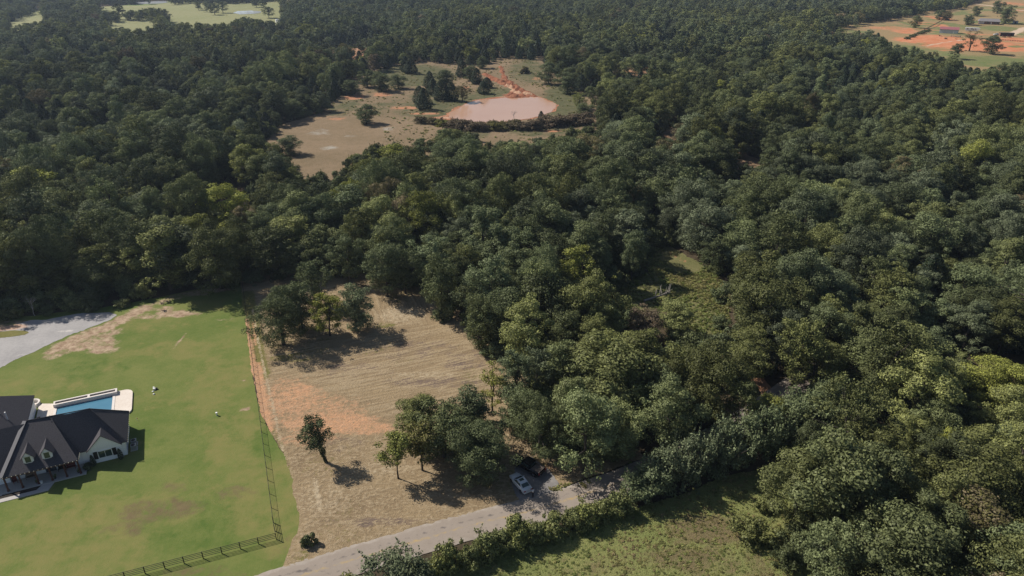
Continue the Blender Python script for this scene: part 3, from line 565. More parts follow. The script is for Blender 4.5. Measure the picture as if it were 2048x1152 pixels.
HAND = [
 # the mown field
 ('broadleaf_tree', 'lacy', 655, 925, 9.4, 2.45, .28, .15, 'leaning dark green tree with vine-wrapped trunk, alone on the mown field', 'tree'),
 ('broadleaf_tree', 'lacy', 797, 958, 9.4, 2.6, .72, .6, 'slim pale yellow-green tree with bare trunk, nearest the road on the mown field', 'tree'),
 ('broadleaf_tree', 'lacy', 845, 942, 10.0, 3.0, .90, .2, 'slim brownish tree just behind the pale yellow-green tree', 'tree'),
 ('broadleaf_tree', 'oak', 836, 895, 10.0, 4.0, .66, .4, 'olive round tree at left end of the roadside clump', 'tree'),
 ('broadleaf_tree', 'skirt', 888, 914, 11.2, 4.8, .45, .4, 'mid green bushy tree in middle of the roadside clump', 'tree'),
 ('broadleaf_tree', 'grand', 948, 950, 10.8, 5.4, .30, .45, 'large dark tree spreading to the ground left of the silver car', 'tree'),
 ('broadleaf_tree', 'tall', 944, 896, 12.0, 3.4, .22, .2, 'narrow dark tree rising highest at back of the roadside clump', 'tree'),
 ('broadleaf_tree', 'skirt', 975, 925, 8.5, 3.4, .28, .3, 'dark bushy tree at right end of the roadside clump', 'tree'),
 ('broadleaf_tree', 'grand', 1080, 908, 11.5, 5.0, .38, .4, 'dark tree with clear trunk just behind the black pickup', 'tree'),
 ('broadleaf_tree', 'skirt', 1040, 864, 9.0, 4.2, .30, .45, 'blue-green bushy tree between roadside clump and black pickup', 'tree'),
 ('broadleaf_tree', 'thin', 985, 824, 10.2, 3.1, .85, .4, 'half-bare tree with upright fan of branches beside the mown field', 'tree'),
 ('broadleaf_tree', 'feather', 1030, 812, 11.8, 3.6, .18, .8, 'feathery grey-green tree right of the half-bare tree', 'tree'),
 ('broadleaf_tree', 'feather', 1072, 800, 11.5, 3.4, .10, .7, 'second feathery grey-green tree, behind the half-bare tree row', 'tree'),
 ('broadleaf_tree', 'feather', 1120, 795, 12.0, 4.6, .45, .8, 'broad feathery sage tree farthest right of the feathery trees', 'tree'),
 ('broadleaf_tree', 'oak', 1150, 870, 12.0, 4.2, .50, .7, 'bright-tipped green tree overhanging the bare ground behind the pickup', 'tree'),
 ('broadleaf_tree', 'grand', 568, 690, 13.0, 5.6, .30, .35, 'big dark round oak nearest the wire fence on mown field', 'tree'),
 ('broadleaf_tree', 'skirt', 606, 662, 12.0, 4.4, .33, .35, 'dark oak touching the big oak near the fence', 'tree'),
 ('broadleaf_tree', 'feather', 660, 672, 10.2, 4.4, .82, .35, 'rust-tinged yellow-green tree in the field-edge clump', 'tree'),
 ('broadleaf_tree', 'skirt', 713, 662, 11.0, 3.9, .15, .75, 'blue-green tree at right end of the field-edge clump', 'tree'),
 ('broadleaf_tree', 'feather', 632, 612, 12.0, 4.0, .30, .4, 'grey-green tree behind the rust-tinged tree at field edge', 'tree'),
 ('broadleaf_tree', 'oak', 775, 594, 14.0, 4.8, .28, .45, 'tall dark oak with bare trunk at top of mown field', 'tree'),
 ('broadleaf_tree', 'oak', 811, 588, 13.0, 4.4, .33, .35, 'dark oak right beside the tall bare-trunked oak', 'tree'),
 ('broadleaf_tree', 'skirt', 884, 640, 16.0, 4.2, .40, .45, 'tall vine-hung tree leafy to the ground at field corner', 'tree'),
 ('broadleaf_tree', 'skirt', 958, 698, 13.0, 3.4, .45, .4, 'second vine-hung tree leafy to the ground beside the field', 'tree'),
 ('broadleaf_tree', 'oak', 1012, 694, 14.0, 4.8, .30, .4, 'dark oak with visible trunk right of the vine-hung trees', 'tree'),
 ('broadleaf_tree', 'oak', 700, 565, 13.0, 4.4, .30, .5, 'dark oak behind the blue-green tree at wood edge', 'tree'),
 ('shrub', 'scrub', 617, 1088, 1.9, 1.1, .35, .4, 'small dark shrub alone on mown field near the board fence corner', 'shrub'),
 # woods behind the lawn, odd ones out
 ('broadleaf_tree', 'oak', 462, 470, 15.5, 7.2, .78, .75, 'big bright yellow-green round tree standing out in woods behind the lawn', 'tree'),
 ('broadleaf_tree', 'oak', 410, 515, 12.5, 6.0, .74, .35, 'flat-topped yellow-green tree below the big bright yellow-green tree', 'tree'),
 ('shrub', 'bush', 22, 630, 4.5, 3.6, .25, .5, 'grey-green bush at left photo edge above the gravel drive', 'shrub'),
 ('shrub', 'bush', 95, 625, 2.0, 2.2, .35, .4, 'low green bush beyond the gravel drive', 'shrub'),
 ('shrub', 'bush', 245, 612, 1.7, 2.0, .55, .5, 'low pale bush at end of the gravel drive', 'shrub'),
 ('dead_tree', 'bare', 70, 632, 5.0, 2.0, .5, .5, 'small bare grey sapling between bushes beyond the drive', 'dead tree'),
 # brushy clearing
 ('broadleaf_tree', 'skirt', 1345, 668, 8.2, 4.0, .62, 1.0, 'small bright green tree at near end of the brushy clearing', 'tree'),
 ('broadleaf_tree', 'feather', 1288, 682, 8.0, 4.6, 1.0, .35, 'russet-brown tree left of the small bright green tree', 'tree'),
 ('broadleaf_tree', 'oak', 1262, 560, 13.5, 4.0, .22, .7, 'blue-green tree at left edge of the brushy clearing', 'tree'),
 ('broadleaf_tree', 'feather', 1425, 545, 10.0, 4.2, .30, .3, 'dark feathery tree at right edge of the brushy clearing', 'tree'),
 ('broadleaf_tree', 'grand', 1990, 812, 9.5, 6.2, .76, .75, 'bright yellow tree near right photo edge', 'tree'),
 ('broadleaf_tree', 'skirt', 1925, 800, 7.5, 4.6, .74, .8, 'yellow-green bushy tree left of the bright yellow tree', 'tree'),
 ('broadleaf_tree', 'oak', 1520, 872, 8.5, 3.8, .74, .4, 'olive-yellow round tree between road and roadside willows', 'tree'),
 # round the pond
 ('broadleaf_tree', 'skirt', 733, 248, 9.0, 5.4, .28, .4, 'round dark tree alone in the tan pasture', 'tree'),
 ('broadleaf_tree', 'skirt', 578, 308, 7.6, 5.0, .25, .3, 'round dark tree at left end of the tan pasture', 'tree'),
 ('broadleaf_tree', 'skirt', 705, 193, 8.5, 5.0, .25, .4, 'leftmost dark tree of the clump above the pasture', 'tree'),
 ('broadleaf_tree', 'skirt', 762, 183, 10.5, 6.0, .32, .4, 'largest dark tree of the clump above the pasture', 'tree'),
 ('broadleaf_tree', 'skirt', 797, 177, 8.0, 5.0, .30, .3, 'rightmost dark tree of the clump above the pasture', 'tree'),
 ('broadleaf_tree', 'skirt', 735, 176, 10.0, 5.0, .35, .4, 'dark tree at the back of the clump above the pasture', 'tree'),
 ('cedar_tree', 'cedar', 703, 191, 6.0, 3.0, .2, .4, 'dark cedar in front of the leftmost clump tree', 'cedar'),
 ('cedar_tree', 'cedar', 848, 219, 11.0, 4.8, .2, .4, 'large cedar nearest the left tip of the red pond', 'cedar'),
 ('cedar_tree', 'cedar', 840, 206, 9.0, 4.0, .2, .4, 'cedar just behind the large one at left pond tip', 'cedar'),
 ('cedar_tree', 'cedar', 860, 176, 10.0, 4.0, .2, .4, 'leftmost cedar of the group above the pond', 'cedar'),
 ('broadleaf_tree', 'skirt', 893, 174, 10.5, 6.0, .2, .2, 'round dark tree at back of the cedar group above the pond', 'tree'),
 ('cedar_tree', 'cedar', 884, 200, 11.0, 5.0, .2, .4, 'broad cedar in middle of the group above the pond', 'cedar'),
 ('cedar_tree', 'cedar', 903, 201, 10.0, 4.2, .2, .4, 'cedar right of the broad middle one above the pond', 'cedar'),
 ('cedar_tree', 'cedar', 866, 188, 9.0, 4.0, .2, .4, 'cedar between leftmost and broad cedars above the pond', 'cedar'),
 ('broadleaf_tree', 'feather', 925, 204, 9.0, 4.5, .95, .3, 'grey-brown thin tree beside the cedars above the pond', 'tree'),
 ('broadleaf_tree', 'skirt', 940, 160, 9.5, 5.0, .25, .3, 'round dark tree left of the red gully', 'tree'),
 ('cedar_tree', 'cedar', 953, 166, 9.5, 4.0, .2, .3, 'pointed cedar beside the round tree left of the gully', 'cedar'),
 ('cedar_tree', 'cedar', 974, 174, 6.0, 4.2, .2, .3, 'wide low cedar nearest the red gully', 'cedar'),
 ('cedar_tree', 'cedar', 967, 187, 7.0, 4.0, .2, .4, 'round cedar by the upper left pond shore', 'cedar'),
 ('cedar_tree', 'cedar', 925, 152, 10.0, 5.0, .2, .3, 'dark cedar behind those left of the gully', 'cedar'),
 ('broadleaf_tree', 'skirt', 965, 136, 8.0, 4.4, .3, .3, 'round dark tree near head of the red gully', 'tree'),
 ('cedar_tree', 'cedar', 775, 138, 10.0, 4.0, .2, .3, 'single dark cedar above the tree clump', 'cedar'),
 ('cedar_tree', 'cedar', 811, 144, 10.0, 4.4, .2, .3, 'left cedar of the close pair above the pasture', 'cedar'),
 ('cedar_tree', 'cedar', 822, 148, 9.5, 5.0, .2, .3, 'right cedar of the close pair above the pasture', 'cedar'),
 ('cedar_tree', 'cedar', 727, 150, 10.0, 4.6, .2, .3, 'cedar at wood edge left of the single dark cedar', 'cedar'),
 ('cedar_tree', 'cedar', 1082, 241, 4.5, 1.8, .2, .5, 'little cedar sticking up from the pond brush', 'cedar'),
 ('dead_tree', 'bare', 1028, 245, 5.5, 2.6, .5, .5, 'small leafless tree sticking up from the pond brush', 'dead tree'),
 ('broadleaf_tree', 'feather', 1157, 218, 8.5, 4.0, .68, .9, 'pale green willowy tree right of the pond', 'tree'),
 ('broadleaf_tree', 'skirt', 1170, 232, 6.0, 5.0, .35, .3, 'dark bushy tree below the pale willowy tree', 'tree'),
 ('shrub', 'scrub', 1052, 146, 4.0, 4.0, .95, .2, 'low brown shrub right of the gully head', 'shrub'),
 ('broadleaf_tree', 'skirt', 1097, 168, 13.0, 7.0, .25, .4, 'big round dark tree right of the gully at wood edge', 'tree'),
 ('broadleaf_tree', 'skirt', 1135, 188, 12.0, 6.6, .28, .35, 'dark round tree at wood edge right of the pond top', 'tree'),
 # far field
 ('broadleaf_tree', 'oak', 430, 29, 13, 7.5, .3, .3, 'largest oak of the three in middle of the far pale field', 'tree'),
 ('broadleaf_tree', 'oak', 414, 24, 11, 6.0, .35, .4, 'left oak of the three in middle of the far field', 'tree'),
 ('broadleaf_tree', 'oak', 446, 25, 13, 6.5, .3, .3, 'right oak of the three in middle of the far field', 'tree'),
 ('broadleaf_tree', 'oak', 538, 35, 12, 6.5, .3, .3, 'dark oak alone between far pond and white hay bales', 'tree'),
 ('broadleaf_tree', 'oak', 397, 21, 11, 4.0, .3, .4, 'slender tree left of the three far field oaks', 'tree'),
 ('broadleaf_tree', 'oak', 350, 8, 10, 7.0, .3, .3, 'lone dark tree in far field near top photo edge', 'tree'),
 ('broadleaf_tree', 'oak', 513, 15, 11, 6.0, .3, .3, 'left of two dark trees behind the far grey pond', 'tree'),
 ('broadleaf_tree', 'oak', 527, 17, 10, 6.0, .3, .3, 'right of two dark trees behind the far grey pond', 'tree'),
 # farmyard
 ('broadleaf_tree', 'thin', 1938, 103, 15.0, 7.0, .95, .4, 'half-bare grey-brown tree in front of the farmyard trailer', 'tree'),
 ('broadleaf_tree', 'skirt', 1980, 109, 14.0, 7.0, .2, .3, 'dark full tree right of the half-bare farmyard tree', 'tree'),
 ('broadleaf_tree', 'oak', 1907, 118, 11.0, 5.0, .22, .3, 'dark tree at near wood edge below the red barn', 'tree'),
 ('broadleaf_tree', 'skirt', 1830, 54, 12.0, 5.6, .55, .4, 'olive tree on the red soil left of the barn', 'tree'),
 ('broadleaf_tree', 'skirt', 1879, 38, 11.0, 6.0, .3, .3, 'left dark tree of a pair behind the red barn', 'tree'),
 ('broadleaf_tree', 'skirt', 1892, 39, 10.0, 6.0, .95, .3, 'right greyish tree of a pair behind the red barn', 'tree'),
 ('broadleaf_tree', 'skirt', 1951, 34, 11.0, 5.5, .4, .4, 'tree behind and left of the grey farmhouse', 'tree'),
 ('broadleaf_tree', 'skirt', 1937, 48, 10.5, 6.0, .25, .3, 'dark tree between camper trailer and grey farmhouse', 'tree'),
 ('broadleaf_tree', 'skirt', 1993, 30, 14.0, 7.0, .3, .4, 'tall dark tree behind the grey farmhouse', 'tree'),
 ('broadleaf_tree', 'skirt', 2010, 47, 19.0, 8.0, .38, .6, 'tallest green tree in front of farmhouse right end', 'tree'),
]
for e in HAND:
    x, y = planted(e[2], e[3]); TREES.append((x, y, e[5]))
    t_ = plant(e[0], e[1], x, y, e[4], e[5] * (1.12 if e[1] not in ('cedar', 'bare') else 1.0), e[6], e[7], e[8], e[9])
    if e[8].startswith('leaning'):
        t_.rotation_euler = (0, R(-13), 0); vn = bpy.data.objects.new('vine', V['bush'][1]['crown']); COL.objects.link(vn); vn.parent = t_; vn.scale = (.24, .24, 1.35); vn['hue'] = .2; vn['tint'] = .1

# hedge of bushes, then willows, along the near side of the road
def ordinal(n):
    a = ['', 'first', 'second', 'third', 'fourth', 'fifth', 'sixth', 'seventh', 'eighth', 'ninth', 'tenth', 'eleventh', 'twelfth', 'thirteenth', 'fourteenth', 'fifteenth', 'sixteenth', 'seventeenth', 'eighteenth', 'nineteenth']
    if n < 20: return a[n]
    t = ['', '', 'twent', 'thirt', 'fort', 'fift', 'sixt', 'sevent', 'eight', 'ninet']
    if n >= 100: return 'hundred-and-' + ordinal(n - 100) if n > 100 else 'hundredth'
    return t[n // 10] + ('ieth' if n % 10 == 0 else 'y-' + a[n % 10])
def hedge(lst, kind, fmt, group):
    for i, (u, v, h, r, hue, tint) in enumerate(lst):
        x, y = planted(u, v); TREES.append((x, y, r))
        plant('shrub', kind, x, y, h, r, hue, tint, fmt % ordinal(i + 1), 'shrub', group)
x, y = planted(792, 1172); plant('shrub', 'willow', x, y, 5.6, 4.2, .12, .45, 'large blue-green bush with ragged top, overlapping the road at photo bottom', 'shrub')
x, y = planted(690, 1185); plant('shrub', 'bush', x, y, 2.8, 2.2, .72, .5, 'yellow-green bush at photo bottom left of the large blue-green bush', 'shrub')
x, y = planted(845, 1165); plant('shrub', 'bush', x, y, 3.6, 2.2, .30, .4, 'dark bush against right side of the large blue-green bush', 'shrub')
hedge([(882, 1142, 3.4, 2.0, .68, 0.75), (905, 1128, 4.2, 2.3, .61, 0.75), (940, 1125, 3.4, 2.2, .56, 0.65), (975, 1108, 4.2, 2.3, .56, 0.75), (1008, 1100, 3.4, 2.1, .51, 0.65), (1035, 1085, 4.4, 2.5, .66, 0.80), (1072, 1078, 3.9, 2.4, .58, 0.75), (1108, 1066, 4.0, 2.5, .64, 0.75),
       (1140, 1058, 3.6, 2.4, .58, 0.70), (1172, 1046, 3.8, 2.4, .68, 0.80), (1205, 1036, 3.4, 2.3, .61, 0.75), (1238, 1024, 3.8, 2.3, .56, 0.75)], 'bush', '%s green roadside bush from the left in the low hedge', 'roadside hedge bushes')
hedge([(1268, 1006, 5.6, 3.2, .22, .9), (1300, 988, 7.4, 3.6, .16, .8), (1336, 974, 8.6, 4.0, .12, .7), (1374, 962, 8.8, 4.2, .10, .7), (1410, 950, 9.2, 4.2, .12, .8), (1446, 936, 9.4, 4.4, .14, 1.0), (1484, 920, 9.6, 4.4, .20, .9), (1524, 906, 9.6, 4.6, .22, 1.0), (1566, 888, 9.4, 4.8, .25, .8), (1608, 866, 9.4, 4.8, .25, .8), (1650, 838, 9.2, 4.8, .3, .7)], 'willow', '%s silvery willow bush from the left in the tall roadside hedge', 'silvery roadside willows')
# brush along the pond dam
dam = [(905, 257, .95), (922, 259, .97), (940, 260, .96), (958, 261, .92), (976, 259, .88), (994, 260, .84), (1012, 261, .86), (1030, 260, .9), (1048, 261, .96), (1066, 259, 1.), (1084, 257, 1.), (1102, 253, .95), (1120, 251, .95), (1138, 248, .95), (1154, 247, 1.), (1168, 246, .97), (846, 248, .9), (866, 251, .9), (886, 254, .8)]
for i, (u, v, hue) in enumerate(sorted(dam)):
    x, y = planted(u + rnd.uniform(-5, 5), v + rnd.uniform(-2.5, 2)); TREES.append((x, y, 4)); k_ = rnd.uniform(.65, 1.15)
    plant('shrub', 'bush', x, y, 4.6 * k_, 5.8 * k_ * rnd.uniform(.9, 1.2), min(1, hue + .06), .1 + .35 * rnd.random(), '%s brown brush clump from left along near shore of red pond' % ordinal(i + 1), 'shrub', 'brush clumps along the pond dam')

# ---------------------------------------------------------------- the woods: nearest trees one by one, the rest as one mass
OPEN = [(-900, 1500), (-700, 655), (-250, 655), (0, 648), (60, 638), (230, 615), (330, 598), (430, 580), (500, 573), (545, 567), (700, 560), (770, 580), (850, 592), (872, 645), (935, 660), (962, 702), (1002, 722), (1018, 800), (1062, 832), (1098, 880), (1108, 918), (1150, 948), (1280, 930), (1400, 883), (1500, 832), (1575, 845), (1570, 915), (1500, 1000), (1485, 1065), (1550, 1155), (1590, 1500)]
CLEAR = [OPEN, [(1925, 735), (1990, 715), (2060, 712), (2060, 772), (1955, 782)], [(415, 368), (500, 368), (505, 420), (420, 420)], [(1318, 615), (1375, 615), (1372, 655), (1318, 655)],
 [(560, 248), (640, 228), (690, 190), (700, 165), (760, 140), (830, 125), (960, 132), (1010, 118), (1070, 120), (1110, 150), (1160, 190), (1195, 215), (1195, 250), (1100, 275), (985, 287), (930, 262), (885, 258), (860, 283), (760, 292), (735, 300), (700, 315), (660, 350), (640, 345), (600, 315), (570, 318), (540, 285)],
 [(1290, 500), (1324, 488), (1380, 520), (1410, 533), (1455, 568), (1440, 600), (1435, 660), (1390, 672), (1372, 640), (1320, 625), (1255, 610), (1240, 565), (1300, 545)],
 [(1319, 255), (1345, 258), (1374, 275), (1335, 272)], [(1469, 300), (1490, 305), (1540, 338), (1510, 336), (1474, 328)],
 [(672, 98), (740, 95), (720, 101), (690, 108)], [(1228, 133), (1295, 128), (1300, 133), (1240, 138)], [(1325, 152), (1342, 156), (1338, 164)], [(1497, 757), (1518, 757), (1572, 820), (1556, 826)],
 [(150, 16), (250, 10), (330, 8), (480, 8), (560, 4), (553, 42), (520, 36), (470, 32), (455, 46), (400, 46), (345, 44), (350, 30), (330, 14), (240, 19)], [(210, 46), (310, 41), (315, 48), (270, 57), (225, 53)], [(20, 46), (50, 33), (76, 30), (80, 42), (30, 48)], [(72, 16), (80, 18), (82, 44), (72, 30)], [(270, 4), (340, 1), (335, 7), (275, 8)],
 [(1662, 62), (1745, 45), (1783, 41), (1849, 28), (1897, 21), (1944, 15), (1944, 4), (1990, -2), (2120, -4), (2120, 130), (2048, 131), (1985, 133), (1945, 122), (1925, 119), (1887, 110), (1842, 100), (1811, 92), (1781, 81), (1755, 56), (1717, 60), (1685, 66)]]
rg = np.random.default_rng(77)
cand = []
y = 46.0
while y < 2300:
    s = 6.9 + 2.0 * sstep(250, 800, y) + 3 * sstep(900, 1600, y)
    xm = y * 0.78 + 45
    xs = np.arange(-xm, xm, s) + (rg.random() * s)
    cand.append(np.stack([xs + rg.normal(size=len(xs)) * s * .24, y + rg.normal(size=len(xs)) * s * .24], -1)); y += s * 0.9
C_ = np.concatenate(cand); cx, cy = C_[:, 0], C_[:, 1]
cz = ground_h(cx, cy)
patch = fbm(cx / 60, cy / 60, 21, 3); patch2 = fbm(cx / 35 + 9, cy / 35, 22, 3)
rr = rg.random(len(cx)); far = sstep(350, 520, cy)
pu, pv, pd = to_px(cx, cy, cz)
cedar_p = np.where((pv < 300) & (pv > 90), 0.10 + 0.75 * sstep(.50, .62, patch2), 0.04 + .12 * sstep(.55, .65, patch2))
cedar_p = np.where((pu > 640) & (pu < 1480) & (pv < 190) & (pv > 70), np.maximum(cedar_p, .12 + .80 * sstep(.44, .58, patch2)), cedar_p)
cedar_p = np.where(pv > 330, .02, cedar_p)
is_c = rr < cedar_p
stand = fbm(cx / 28 + 4, cy / 28, 51, 3); size = (0.74 + 0.70 * rg.random(len(cx)) ** 1.4) * (0.80 + .45 * stand)
size *= np.where((pu > 1480) & (pv > 820), 0.86, 1.0) * np.where(is_c, 1.0, 1.0) * np.where(cy > 330, 0.90, 1.0)
hue = np.clip(0.37 + 0.20 * rg.normal(size=len(cx)) + .9 * (patch - .5), 0.02, 0.66)
q = rg.random(len(cx)); hue = np.where(q < .016, .68 + .1 * rg.random(len(cx)), hue); hue = np.where((q > .984), .92 + .08 * rg.random(len(cx)), hue)
tint = np.clip(.45 + .36 * rg.normal(size=len(cx)) + .8 * (fbm(cx / 45, cy / 45, 61, 3) - .5), -.1, 1.3)
kr = rg.random(len(cx))
H_ = np.where(is_c, 8.5, 11.6) * size * (0.78 + .45 * rg.random(len(cx))); Rr = np.where(is_c, 3.0, 5.5) * size
ok = rg.random(len(cx)) > .03
bu, bv, _ = to_px(cx, cy, cz)
for P_ in CLEAR: ok &= ~inside(bu, bv, P_)
for hz_ in (.3, .6, .93):
    for sx in (-.8, 0, .8):
        a, b, _ = to_px(cx + sx * Rr * (1.2 - .5 * hz_), cy, cz + H_ * hz_)
        for P_ in CLEAR[:1] + CLEAR[1:]: ok &= ~inside(a, b, P_)
tx = np.array([(t[0], t[1], t[2]) for t in TREES])
for t in tx: ok &= np.hypot(cx - t[0], cy - t[1]) > 0.65 * (t[2] + Rr)
ok &= (bu > -260) & (bu < 2310) & (bv < 1420)
keep = np.where(ok)[0]
infr = (bu[keep] > -40) & (bu[keep] < 2090) & (to_px(cx[keep], cy[keep], cz[keep] + H_[keep])[1] < 1130)
app = np.where(infr, Rr[keep] / pd[keep], 0)
order = keep[np.argsort(-app)]
NHB = sum(1 for e in HAND if e[0] == 'broadleaf_tree'); NHC = sum(1 for e in HAND if e[0] == 'cedar_tree')
ind_b = [i for i in order if not is_c[i]][:298 - NHB]; ind_c = [i for i in order if is_c[i] and bu[i] > 0 and bu[i] < 2048][:90]
def zone(u, v):
    if u > 1440 and v > 800 and not (v < 830 and u < 1560): return 'woods right of meadow'
    if u > 1010 and v > 690 and u < 1640: return 'woods across the road'
    if u < 560: return 'woods behind the lawn'
    if u < 1250: return 'woods between field and pond'
    return 'woods beyond brushy clearing'
def colour(h_, t_):
    c = 'blue-green' if h_ < .16 else 'dark green' if h_ < .42 else 'olive green' if h_ < .68 else 'yellow-green' if h_ < .9 else 'brownish'
    return c
rows = {}
for i in ind_b: rows.setdefault((zone(bu[i], bv[i]), 0), []).append(i)
rowno = {}
for (zn, _), L in list(rows.items()):
    L.sort(key=lambda i: cy[i]); ys = sorted(cy[i] for i in L); y0 = ys[0]
    g = {}
    for i in L: g.setdefault(int((cy[i] - y0) / 9.0), []).append(i)
    for n, k in enumerate(sorted(g)):
        for m, i in enumerate(sorted(g[k], key=lambda i: bu[i])): rowno[i] = (n + 1, m + 1, zn)
for i in ind_b:
    n, m, zn = rowno[i]; k = kr[i]
    kind = 'grand' if (Rr[i] > 7.0 and k < .7) else 'oak' if k < .58 else 'skirt' if k < .74 else 'tall' if k < .86 else 'feather'
    hgt = 'tall' if H_[i] > 14.2 else 'low' if H_[i] < 10.8 else 'round' if kind != 'feather' else 'feathery'
    lb = '%s %s tree, %s from left in %s row, %s' % (hgt, colour(hue[i], tint[i]), ordinal(m), ordinal(n), zn)
    plant('broadleaf_tree', kind, float(cx[i]), float(cy[i]), float(H_[i]), float(Rr[i]) * (.8 if kind in ('tall', 'feather') else 1), float(hue[i]), float(tint[i]), lb, 'tree', zn)
cl = sorted(ind_c, key=lambda i: bu[i])
for n, i in enumerate(cl):
    side = 'left of the pond' if bu[i] < 880 else 'behind the pond' if bu[i] < 1200 else 'right of the pond'
    L = [j for j in cl if ('left of the pond' if bu[j] < 880 else 'behind the pond' if bu[j] < 1200 else 'right of the pond') == side]
    plant('cedar_tree', 'cedar', float(cx[i]), float(cy[i]), float(H_[i]), float(Rr[i]), .2, float(tint[i]), 'dark pointed cedar, %s from the left among cedars in the woods %s' % (ordinal(L.index(i) + 1), side), 'cedar', 'cedars in the woods ' + side)
# the rest of the wood
def strew(name, variants, px, py, pz, sxy, sz, rot, idx, hue_, tint_, label, cat):
    me = bpy.data.meshes.new(name); n = len(px); me.vertices.add(n); me.vertices.foreach_set('co', np.stack([px, py, pz], -1).astype(np.float32).ravel())
    for k, a in (('sxy', sxy), ('sz', sz), ('rot', rot), ('hue', hue_), ('tint', tint_)):
        me.attributes.new(k, 'FLOAT', 'POINT').data.foreach_set('value', np.asarray(a, np.float32))
    me.attributes.new('vi', 'INT', 'POINT').data.foreach_set('value', np.asarray(idx, np.int32)); me.update()
    o = bpy.data.objects.new(name, me); COL.objects.link(o); o['kind'] = 'stuff'; o['label'] = label; o['category'] = cat
    src = bpy.data.collections.new(name + '_sources')
    for k, ob in enumerate(variants): ob.name = 'a%03d_%s' % (k, ob.name); src.objects.link(ob)
    g = bpy.data.node_groups.new(name + '_nodes', 'GeometryNodeTree')
    g.interface.new_socket('Geometry', in_out='INPUT', socket_type='NodeSocketGeometry'); g.interface.new_socket('Geometry', in_out='OUTPUT', socket_type='NodeSocketGeometry')
    gi, go = g.nodes.new('NodeGroupInput'), g.nodes.new('NodeGroupOutput')
    def na(k, t='FLOAT'):
        q_ = g.nodes.new('GeometryNodeInputNamedAttribute'); q_.data_type = t; q_.inputs[0].default_value = k; return q_.outputs[0]
    ci = g.nodes.new('GeometryNodeCollectionInfo'); ci.inputs[0].default_value = src; ci.inputs[1].default_value = True; ci.inputs[2].default_value = True
    ip = g.nodes.new('GeometryNodeInstanceOnPoints'); ip.inputs['Pick Instance'].default_value = True
    r_ = g.nodes.new('ShaderNodeCombineXYZ'); s_ = g.nodes.new('ShaderNodeCombineXYZ')
    g.links.new(na('rot'), r_.inputs[2]); a = na('sxy'); g.links.new(a, s_.inputs[0]); g.links.new(a, s_.inputs[1]); g.links.new(na('sz'), s_.inputs[2])
    g.links.new(gi.outputs[0], ip.inputs['Points']); g.links.new(ci.outputs[0], ip.inputs['Instance']); g.links.new(na('vi', 'INT'), ip.inputs['Instance Index'])
    g.links.new(r_.outputs[0], ip.inputs['Rotation']); g.links.new(s_.outputs[0], ip.inputs['Scale']); g.links.new(ip.outputs[0], go.inputs[0])
    o.modifiers.new('strew', 'NODES').node_group = g
    return o
rest = np.array(sorted(set(keep.tolist()) - set(ind_b) - set(ind_c)))
SRC = [joint_object('oak', i) for i in range(7)] + [joint_object('skirt', i) for i in range(3)] + [joint_object('tall', i) for i in range(3)] + [joint_object('feather', i) for i in range(2)] + [joint_object('cedar', i) for i in range(4)] + [joint_object('oakfar', i) for i in range(4)] + [joint_object('cedarfar', i) for i in range(2)]
vi = np.zeros(len(rest), int); rn = rg.integers(0, 1000, len(rest)); fa = cy[rest] > 520
k = kr[rest]
vi = np.where(k < .62, rn % 7, np.where(k < .76, 7 + rn % 3, np.where(k < .88, 10 + rn % 3, 13 + rn % 2)))
vi = np.where(is_c[rest], 15 + rn % 4, vi); vi = np.where(fa, np.where(is_c[rest], 23 + rn % 2, 19 + rn % 4), vi)
sx_ = size[rest] * np.where((vi >= 10) & (vi < 15), .85, 1)
strew('woodland', SRC, cx[rest], cy[rest], cz[rest], sx_ * np.where(is_c[rest], 1, 1.06), H_[rest] / np.where(is_c[rest], 9, 13.3), rg.random(len(rest)) * 6.28, vi, hue[rest], tint[rest], 'dense mixed woodland of oaks and cedars filling the distance', 'woodland')
# bushes under and between the trees
un = 6500; ur = np.random.default_rng(31); uy = 55 + 330 * ur.random(un) ** .8; ux = (ur.random(un) * 2 - 1) * (uy * .76 + 30)
a, b, _ = to_px(ux, uy, ground_h(ux, uy)); a2, b2, _ = to_px(ux, uy, ground_h(ux, uy) + 2.6); um = np.ones(un, bool)
for P_ in CLEAR: um &= ~inside(a, b, P_) & ~inside(a2, b2, P_)
um &= dline(ux, uy, rl) > 4.5
ux, uy = ux[um], uy[um]; us = .7 + .8 * ur.random(len(ux))
strew('understory', [joint_object('bush', i) for i in range(4)], ux, uy, ground_h(ux, uy), us, us * (.7 + .5 * ur.random(len(ux))), ur.random(len(ux)) * 6.28, ur.integers(0, 4, len(ux)), np.clip(.4 + .15 * ur.normal(size=len(ux)), .1, .66), ur.random(len(ux)) * .9, 'leafy undergrowth filling the gaps between trees of the woods', 'undergrowth')
